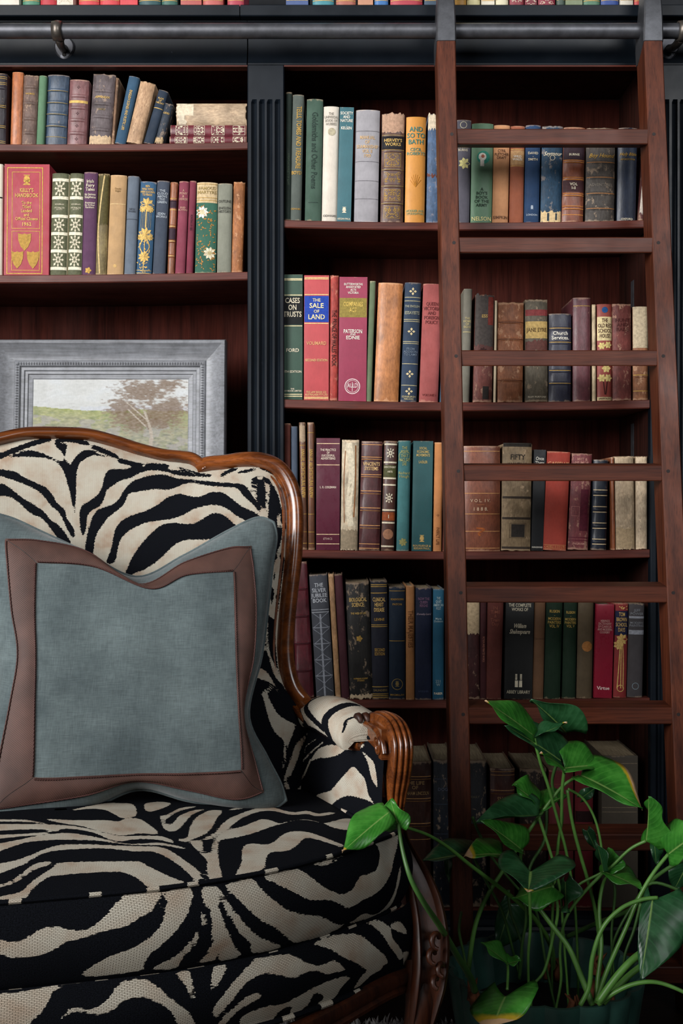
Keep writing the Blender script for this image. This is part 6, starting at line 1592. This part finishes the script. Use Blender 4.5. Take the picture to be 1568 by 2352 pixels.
for j in range(nv + 1):
    for i in range(nu + 1):
        u, v = i / nu, j / nv
        vs_.append(pv(cx0 + (cx1 - cx0) * u, cz1 + (cz0 - cz1) * v, .004 + .0006 * mnoise.noise(Vector((u * 40, v * 40, 0)))))
        cs_.append(tuple(paint(u, v)) + (1,))
m = MB(); m.v = vs_
m.f = [(j * (nu + 1) + i, j * (nu + 1) + i + 1, (j + 1) * (nu + 1) + i + 1, (j + 1) * (nu + 1) + i) for j in range(nv) for i in range(nu)]
me = m.mesh('canvas'); ca = me.color_attributes.new('paint', 'FLOAT_COLOR', 'POINT'); ca.data.foreach_set('color', np.array(cs_, dtype=np.float32).ravel())
mt, nt, b = nodemat('oil_paint')
at = N(nt, 'ShaderNodeAttribute', attribute_name='paint'); tc = N(nt, 'ShaderNodeTexCoord')
nz = tex_noise(nt, mapping(nt, tc.outputs['Object'], (300, 60, 140)), 1, 4, .7)
nt.links.new(mixcol(nt, .35, at.outputs['Color'], ramp(nt, nz, [(.3, (.7, .7, .7, 1)), (.65, W1)]), 'MULTIPLY'), b.inputs['Base Color'])
b.inputs['Roughness'].default_value = .5; bump(nt, nz, .35, .001, b)
link('canvas', me, mt, pic, smooth=True)
# ------------------------------------------------------------------ potted plant
def mat_leaf(name, c_dark, c_mid, c_light):
    m, nt, b = nodemat(name)
    uv = N(nt, 'ShaderNodeAttribute', attribute_name='leaf')     # x along, y across (-1..1), z burn
    sp = N(nt, 'ShaderNodeSeparateXYZ'); nt.links.new(uv.outputs['Vector'], sp.inputs[0])
    ay = N(nt, 'ShaderNodeMath', operation='ABSOLUTE'); nt.links.new(sp.outputs[1], ay.inputs[0])
    # side veins bend towards the tip
    ph = N(nt, 'ShaderNodeMath', operation='MULTIPLY_ADD'); nt.links.new(ay.outputs[0], ph.inputs[0]); ph.inputs[1].default_value = -.35; nt.links.new(sp.outputs[0], ph.inputs[2])
    fr = N(nt, 'ShaderNodeMath', operation='MULTIPLY'); nt.links.new(ph.outputs[0], fr.inputs[0]); fr.inputs[1].default_value = 56
    si = N(nt, 'ShaderNodeMath', operation='SINE'); nt.links.new(fr.outputs[0], si.inputs[0])
    tc = N(nt, 'ShaderNodeTexCoord')
    n = tex_noise(nt, tc.outputs['Object'], 28, 4, .6)
    c = ramp(nt, n, [(.3, lin(c_dark)), (.5, lin(c_mid)), (.72, lin(c_light))])
    vein = ramp(nt, si.outputs[0], [(.75, W0), (.95, (.35, .35, .35, 1))])
    c = mixcol(nt, vein, c, lin(c_light))
    mid = ramp(nt, ay.outputs[0], [(.015, (.8, .8, .8, 1)), (.05, W0)])
    c = mixcol(nt, mid, c, lin('86a85a'))
    # yellowed and dry margins
    nb = N(nt, 'ShaderNodeMath', operation='MULTIPLY_ADD'); nt.links.new(n, nb.inputs[0]); nb.inputs[1].default_value = .35; nt.links.new(sp.outputs[2], nb.inputs[2])
    c = mixcol(nt, ramp(nt, nb.outputs[0], [(.55, W0), (.72, W1)]), c, lin('b79a2a'))
    c = mixcol(nt, ramp(nt, nb.outputs[0], [(.82, W0), (.88, W1)]), c, lin('c4a07a'))
    nt.links.new(c, b.inputs['Base Color'])
    b.inputs['Roughness'].default_value = .32; b.inputs['Specular IOR Level'].default_value = .5
    b.inputs['Coat Weight'].default_value = .15; b.inputs['Coat Roughness'].default_value = .25
    bump(nt, si.outputs[0], .12, .0008, b)
    tr = N(nt, 'ShaderNodeBsdfTranslucent'); nt.links.new(mixcol(nt, .5, c, lin('5aa522')), tr.inputs['Color'])
    mx = N(nt, 'ShaderNodeMixShader'); mx.inputs[0].default_value = .2
    out = nt.nodes['Material Output']
    nt.links.new(b.outputs[0], mx.inputs[1]); nt.links.new(tr.outputs[0], mx.inputs[2]); nt.links.new(mx.outputs[0], out.inputs[0])
    return m
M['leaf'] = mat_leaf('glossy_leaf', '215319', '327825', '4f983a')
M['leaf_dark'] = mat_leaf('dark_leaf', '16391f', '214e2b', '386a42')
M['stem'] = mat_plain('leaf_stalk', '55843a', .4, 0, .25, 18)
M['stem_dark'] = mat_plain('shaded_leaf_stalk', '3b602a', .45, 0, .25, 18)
M['root'] = mat_plain('dry_sheath', '6a3a1e', .8, 0, .5, 60, .5, 90)

PLX, PLZ = (1250 - 784) / FPX * 1.95, 1.95
plant = empty('potted_plant', (PLX, PLZ - CAM_D, 0), 'leafy green philodendron in a dark green fluted pot before the ladder', 'plant')
PPI = Matrix.Translation(-plant.location)
def pt(o): o.parent = plant; o.matrix_parent_inverse = PPI; return o

def Q(x, y, z): return P(760 + x / 1.9406, 1580 + y / 1.9406, z)     # sketch coordinates of the plant region

WT = [(0, .60), (.06, .82), (.16, .97), (.28, 1.0), (.42, .94), (.56, .80), (.70, .59), (.84, .33), (.94, .13), (1, .0)]
def wtab(t):
    for (a, p), (b, q) in zip(WT, WT[1:]):
        if t <= b: return p + (q - p) * (t - a) / (b - a)
    return 0
def leaf(base, tip, ea, eb, mat='leaf', burn=0, lob=.22, arch=.06, cup=.14, wav=.004, seed=0, bside=0):
    """blade from base to tip; ea and eb are the widest points of its two halves, so each half has its own tilt"""
    base, tip, ea, eb = (Vector(q) for q in (base, tip, ea, eb))
    ax = tip - base; L = ax.length; ax.normalize()
    mid = lambda t: base + ax * (L * t)
    va, vb = ea - mid(.28), eb - mid(.28)
    va -= ax * va.dot(ax) * .6; vb -= ax * vb.dot(ax) * .6
    n = va.cross(ax)
    if n.dot(Vector((0, -1, .5))) < 0: n = -n
    n.normalize()
    rnd = random.Random(seed + 5); ph = rnd.uniform(0, 6)
    NT, NS = 20, 7
    m = MB(); rows = []; att = []
    for i in range(NT + 1):
        t = i / NT
        r = []
        w = wtab(t)
        drop = -n * (arch * L * (t * t - .35 * t))
        for j in range(-NS, NS + 1):
            u = j / NS; au = abs(u)
            vec = va if u < 0 else vb
            back = lob * L * (1 - t) ** 3 * au ** 1.3
            p = mid(t) + drop + vec * (au * w) - ax * back
            p += n * (vec.length * cup * w * (au - au * au) * 1.6 + wav * math.sin(t * 9 + ph + (2 if u > 0 else 0)) * au * au)
            r.append(p)
            bu = 0
            if burn:
                e = t if bside == 0 else .45 * t + .62 * max(0, u * bside)
                bu = min(1.1, max(0, (e - (1 - burn)) / burn) * 1.25)
            att.append((t, u, bu))
        rows.append(r)
    m.grid(rows)
    me = m.mesh('leaf')
    a = me.attributes.new('leaf', 'FLOAT_VECTOR', 'POINT'); a.data.foreach_set('vector', np.array(att, dtype=np.float32).ravel())
    o = link('leaf', me, M[mat], None, smooth=True)
    s = o.modifiers.new('thickness', 'SOLIDIFY'); s.thickness = .0006; s.offset = 0
    return pt(o)
def stalk(pts, r0=.0042, r1=.003, dark=False):
    p = catmull(pts, 6)
    m = MB(); m.tube(p, [.70 * (r0 + (r1 - r0) * i / (len(p) - 1)) for i in range(len(p))], 8)
    return pt(m.build('stem', M['stem_dark' if dark else 'stem'], smooth=True))
# base, tip, widest point of either half (sketch x, y), distance of base, tip drop, spread in depth
LEAVES = [
 ((903, 215), (693, 52), (868, 95), (800, 168), 1.90, -.05, .04, dict(burn=.10, lob=.1)),
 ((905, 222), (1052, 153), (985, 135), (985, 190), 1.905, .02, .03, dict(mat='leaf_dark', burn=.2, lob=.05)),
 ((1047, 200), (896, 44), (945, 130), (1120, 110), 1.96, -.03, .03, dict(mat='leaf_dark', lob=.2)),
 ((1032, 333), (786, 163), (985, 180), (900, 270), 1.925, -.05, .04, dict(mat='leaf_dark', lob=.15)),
 ((1040, 360), (1212, 340), (1132, 225), (1100, 372), 1.91, .04, .05, dict(lob=.1)),
 ((1040, 360), (934, 285), (995, 318), (990, 348), 1.905, -.03, .03, dict(burn=.12, lob=.1)),
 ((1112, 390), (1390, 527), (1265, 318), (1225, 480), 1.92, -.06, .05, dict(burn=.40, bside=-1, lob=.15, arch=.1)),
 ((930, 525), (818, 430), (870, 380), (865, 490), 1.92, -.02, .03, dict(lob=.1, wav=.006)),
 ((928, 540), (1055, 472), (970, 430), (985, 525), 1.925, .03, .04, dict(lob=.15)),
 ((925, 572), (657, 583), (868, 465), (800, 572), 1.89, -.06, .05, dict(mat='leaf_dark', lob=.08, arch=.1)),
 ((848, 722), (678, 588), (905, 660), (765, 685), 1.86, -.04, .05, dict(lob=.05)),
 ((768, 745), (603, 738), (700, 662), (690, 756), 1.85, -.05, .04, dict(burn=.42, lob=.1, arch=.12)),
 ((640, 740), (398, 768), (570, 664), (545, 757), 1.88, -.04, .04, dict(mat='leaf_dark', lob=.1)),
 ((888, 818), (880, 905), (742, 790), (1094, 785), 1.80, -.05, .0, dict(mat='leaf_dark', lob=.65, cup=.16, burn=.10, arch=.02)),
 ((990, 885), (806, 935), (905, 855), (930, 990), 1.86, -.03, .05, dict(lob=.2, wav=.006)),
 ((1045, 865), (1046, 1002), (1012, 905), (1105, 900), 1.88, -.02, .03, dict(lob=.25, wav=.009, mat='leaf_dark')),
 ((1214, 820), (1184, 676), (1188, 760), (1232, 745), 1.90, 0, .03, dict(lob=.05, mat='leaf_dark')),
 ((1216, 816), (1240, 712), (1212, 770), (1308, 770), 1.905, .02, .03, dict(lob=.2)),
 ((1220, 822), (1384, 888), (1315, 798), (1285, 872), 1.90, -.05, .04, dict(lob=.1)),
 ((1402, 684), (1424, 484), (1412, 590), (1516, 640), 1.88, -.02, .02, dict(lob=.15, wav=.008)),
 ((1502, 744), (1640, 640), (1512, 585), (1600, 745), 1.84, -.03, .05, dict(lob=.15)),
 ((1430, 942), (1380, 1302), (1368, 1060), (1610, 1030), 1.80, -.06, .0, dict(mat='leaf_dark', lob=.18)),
 ((786, 1228), (670, 1132), (770, 1150), (730, 1200), 1.76, -.02, .03, dict(lob=.1)),
 ((788, 1230), (848, 1213), (815, 1180), (820, 1232), 1.76, .01, .02, dict(lob=.1)),
 ((778, 1375), (715, 1512), (604, 1455), (912, 1390), 1.68, -.05, .02, dict(lob=.62, cup=.16, burn=.62, arch=.1)),
 ((262, 552), (48, 724), (140, 535), (190, 690), 1.535, -.05, .03, dict(burn=.13, lob=.06)),
 ((306, 625), (262, 498), (215, 590), (340, 560), 1.54, .0, .02, dict(lob=.12)),
 ((800, 960), (740, 1165), (730, 1030), (880, 1080), 2.06, -.02, .0, dict(mat='leaf_dark')),
 ((520, 750), (525, 870), (505, 800), (540, 800), 1.98, 0, .0, dict(mat='leaf_dark')),
 ((1590, 780), (1530, 900), (1490, 820), (1620, 860), 1.98, 0, .0, dict(mat='leaf_dark')),
 ((1440, 700), (1450, 790), (1425, 735), (1480, 735), 2.02, 0, .0, dict(mat='leaf_dark')),
 ((1115, 490), (1185, 440), (1130, 445), (1160, 490), 2.02, 0, .0, dict(mat='leaf_dark')),
 ((1140, 635), (1180, 720), (1140, 690), (1185, 665), 2.0, 0, .0, dict(mat='leaf_dark')),
]
for i, (b0, t0, a0, e0, z0, dz, sp, kw) in enumerate(LEAVES):
    leaf(Q(*b0, z0), Q(*t0, z0 + dz), Q(*a0, z0 + dz * .3 + sp), Q(*e0, z0 + dz * .3 - sp * .6), seed=i, **kw)

def S_(pts, zs, **k):
    n = len(pts)
    zz = zs if hasattr(zs, '__len__') else (zs, zs)
    stalk([Q(x, y, zz[0] + (zz[1] - zz[0]) * i / (n - 1)) for i, (x, y) in enumerate(pts)], **k)
S_([(905, 225), (935, 340), (965, 430), (1010, 590), (1050, 740), (1085, 960), (1100, 1250), (1100, 1420)], (1.90, 1.93))
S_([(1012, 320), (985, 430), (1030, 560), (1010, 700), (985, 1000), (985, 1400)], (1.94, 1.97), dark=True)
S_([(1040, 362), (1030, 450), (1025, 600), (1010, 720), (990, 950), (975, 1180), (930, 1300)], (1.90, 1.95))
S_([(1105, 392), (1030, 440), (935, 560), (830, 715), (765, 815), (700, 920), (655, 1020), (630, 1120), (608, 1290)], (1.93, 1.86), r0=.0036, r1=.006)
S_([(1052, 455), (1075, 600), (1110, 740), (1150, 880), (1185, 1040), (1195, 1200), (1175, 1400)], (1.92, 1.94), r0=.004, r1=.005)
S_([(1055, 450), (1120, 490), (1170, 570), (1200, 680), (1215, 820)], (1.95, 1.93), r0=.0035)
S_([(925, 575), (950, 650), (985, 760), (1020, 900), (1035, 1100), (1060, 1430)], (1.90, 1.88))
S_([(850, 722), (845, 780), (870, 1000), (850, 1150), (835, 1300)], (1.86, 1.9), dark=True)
S_([(322, 618), (430, 655), (520, 710), (620, 790), (740, 880), (850, 970), (930, 1060), (985, 1170), (985, 1300)], (1.70, 2.0), r0=.0032, r1=.007)
stalk([Q(300, 605, 1.54), Q(318, 720, 1.52), Q(355, 850, 1.505), Q(415, 960, 1.52), Q(490, 1070, 1.58), Q(560, 1190, 1.68), Q(620, 1290, 1.79), Q(640, 1350, 1.82)], r0=.0032, r1=.0085, dark=True)
S_([(770, 745), (640, 740), (690, 860), (760, 990), (800, 1130), (840, 1290)], (1.86, 1.92), dark=True)
S_([(888, 822), (885, 930), (888, 1060), (878, 1200), (880, 1330)], (1.80, 1.84))
S_([(900, 950), (985, 1060), (1060, 1160), (1120, 1300), (1165, 1415)], (1.86, 1.80), r0=.005, r1=.0075)
S_([(985, 880), (1010, 990), (985, 1130), (950, 1260), (900, 1330), (890, 1430)], (1.86, 1.84))
S_([(1215, 822), (1120, 920), (1045, 1030), (1020, 1160), (1025, 1300), (1000, 1440)], (1.90, 1.86))
S_([(1402, 682), (1330, 720), (1230, 810), (1100, 880), (1045, 960)], (1.88, 1.92), r0=.004)
S_([(1502, 742), (1440, 820), (1380, 920), (1310, 1080), (1230, 1260), (1180, 1405)], (1.84, 1.80), r0=.0042, r1=.006)
S_([(1620, 740), (1500, 805), (1420, 870), (1370, 960), (1310, 1000), (1180, 1050), (1050, 1110)], (1.86, 2.02), r0=.0045, r1=.006, dark=True)
S_([(1455, 935), (1380, 945), (1290, 985), (1210, 1070), (1165, 1200), (1150, 1330), (1110, 1415)], (1.80, 1.78), r0=.0045, r1=.0055)
S_([(1230, 830), (1205, 900), (1195, 1000), (1205, 1150), (1190, 1290), (1180, 1400)], (1.91, 1.82), r0=.004, r1=.006)
S_([(786, 1228), (788, 1270), (785, 1345)], (1.76, 1.70), r0=.003)
S_([(1400, 1170), (1340, 1215), (1270, 1290), (1190, 1400)], (1.80, 1.78), r0=.0085, r1=.0085)
S_([(1410, 1220), (1330, 1280), (1260, 1350), (1210, 1405)], (1.84, 1.80), r0=.0075, r1=.0075)
S_([(1640, 1400), (1560, 1350), (1450, 1312), (1350, 1320), (1260, 1360), (1190, 1410)], (1.76, 1.79), r0=.004, r1=.006)
S_([(1560, 905), (1430, 870), (1350, 960), (1260, 1130), (1250, 1290)], (1.9, 1.9), dark=True)
S_([(1240, 850), (1265, 900), (1250, 1100), (1260, 1280)], (1.95, 1.92), dark=True)
S_([(630, 575), (660, 650), (720, 760), (820, 880), (900, 960)], (1.98, 2.0), dark=True)
S_([(580, 1000), (570, 1080), (590, 1180), (605, 1260)], (2.02, 1.92), r0=.004, dark=True)
S_([(1380, 960), (1350, 1080), (1310, 1190), (1300, 1300)], (1.86, 1.85), dark=True)
S_([(790, 900), (800, 1000), (850, 1150), (840, 1300)], (2.0, 1.96), dark=True)
S_([(960, 540), (950, 680), (880, 830), (930, 1060), (960, 1250), (1000, 1430)], (1.96, 1.9), dark=True)
# dry leaf sheaths at the crown of each clump
for (x, y, z) in ((640, 1330, 1.84), (985, 1230, 1.98), (1190, 1210, 1.90), (1180, 1330, 1.86), (1090, 1400, 1.84), (1240, 1380, 1.84)):
    for k in range(4):
        rnd = random.Random(int(x + y) * 7 + k)
        m = MB(); a = rnd.uniform(-25, 25)
        m.tube([Q(x + a + rnd.uniform(-8, 8) * q, y + 70 - q * 34 + rnd.uniform(-6, 6), z + rnd.uniform(-.01, .01)) for q in range(4)], [.007, .0065, .004, .001], 6)
        pt(m.build('dry_sheath', M['root'], smooth=True))
# fluted pot
def mat_glaze():
    m, nt, b = nodemat('dark_green_glaze')
    tc = N(nt, 'ShaderNodeTexCoord')
    n = tex_noise(nt, tc.outputs['Object'], 14, 5, .6); n2 = tex_noise(nt, mapping(nt, tc.outputs['Object'], (70, 70, 40)), 1, 5, .7)
    c = ramp(nt, n, [(.3, lin('24443c')), (.7, lin('365f55'))])
    c = mixcol(nt, ramp(nt, n2, [(.68, W0), (.75, (.5, .5, .5, 1))]), c, lin('55706a'))
    nt.links.new(c, b.inputs['Base Color']); b.inputs['Roughness'].default_value = .42
    bump(nt, n2, .15, .001, b)
    return m
M['glaze'] = mat_glaze()
PR, PH = .168, .216
def pot_r(a, h):
    f = abs(math.sin(a * 9))                          # eighteen soft lobes
    return (.80 + .20 * h) * PR * (1 - .035 * (1 - f) ** 1.5 + .012 * f)
m = MB(); rows = []
NA = 216
prof = [(0.0, 0, 0), (.0, .004, 0), (.25, None, 0), (.6, None, 0), (.9, None, 0), (1.0, None, 0)]
for h in (0, .08, .3, .6, .85, .97):
    rows.append([(PLX + pot_r(a * 2 * math.pi / NA, h) * math.cos(a * 2 * math.pi / NA), PLZ - CAM_D + pot_r(a * 2 * math.pi / NA, h) * math.sin(a * 2 * math.pi / NA), h * PH) for a in range(NA)])
for d, h in ((.002, 1.0), (.009, 1.0), (.012, .96), (.014, .6), (.016, .3)):
    rows.append([(PLX + (pot_r(a * 2 * math.pi / NA, h) - d) * math.cos(a * 2 * math.pi / NA), PLZ - CAM_D + (pot_r(a * 2 * math.pi / NA, h) - d) * math.sin(a * 2 * math.pi / NA), h * PH) for a in range(NA)])
m.grid(rows, closed_v=True); m.f.append(tuple(range(NA)))
pt(m.build('pot', M['glaze'], smooth=True, angle=.8))
m = MB(); rows = []
for k in range(9):
    r = .148 * k / 8 + .001
    rows.append([(PLX + r * math.cos(a * math.pi / 18), PLZ - CAM_D + r * math.sin(a * math.pi / 18), PH * .62 + .010 * mnoise.noise(Vector((r * 60 * math.cos(a * math.pi / 18), r * 60 * math.sin(a * math.pi / 18), 3)))) for a in range(36)])
m.grid(rows, closed_v=True)
pt(m.build('soil', mat_plain('dark_soil', '120c09', .95, 0, .5, 90, .8, 60), smooth=True))

# ------------------------------------------------------------------ rug under the chair
rug = empty('rug', (-.6, -1.1, 0), 'off-white shaggy rug on the floor under the armchair', 'rug')
RI = Matrix.Translation(-rug.location)
m = MB(); m.box(-1.5, .19, -2.1, -.44, .0005, .008)
o = m.build('rug_backing', mat_plain('rug_backing', '8f8a84', .95), rug); o.matrix_parent_inverse = RI
rnd = random.Random(77); m = MB()
for i in range(2600):
    if i < 900: x, y = rnd.uniform(-.35, .215), rnd.uniform(-.47, -.42)
    else: x, y = rnd.uniform(-.5, .19), rnd.uniform(-.9, -.44)
    h = rnd.uniform(.012, .026); a = rnd.uniform(0, 6.28); w = rnd.uniform(.0016, .003); dx, dy = math.cos(a), math.sin(a)
    lx, ly = rnd.uniform(-.012, .012), rnd.uniform(-.012, .012)
    m.add([(x - dx * w, y - dy * w, .007), (x + dx * w, y + dy * w, .007), (x + lx * .5 + dx * w, y + ly * .5 + dy * w, .007 + h * .7), (x + lx * .5 - dx * w, y + ly * .5 - dy * w, .007 + h * .7), (x + lx, y + ly, .007 + h)],
          [(0, 1, 2, 3), (3, 2, 4)])
o = tag(m.build('rug_pile', mat_plain('rug_wool', 'c9c4c0', .95), rug), kind='stuff'); o.matrix_parent_inverse = RI
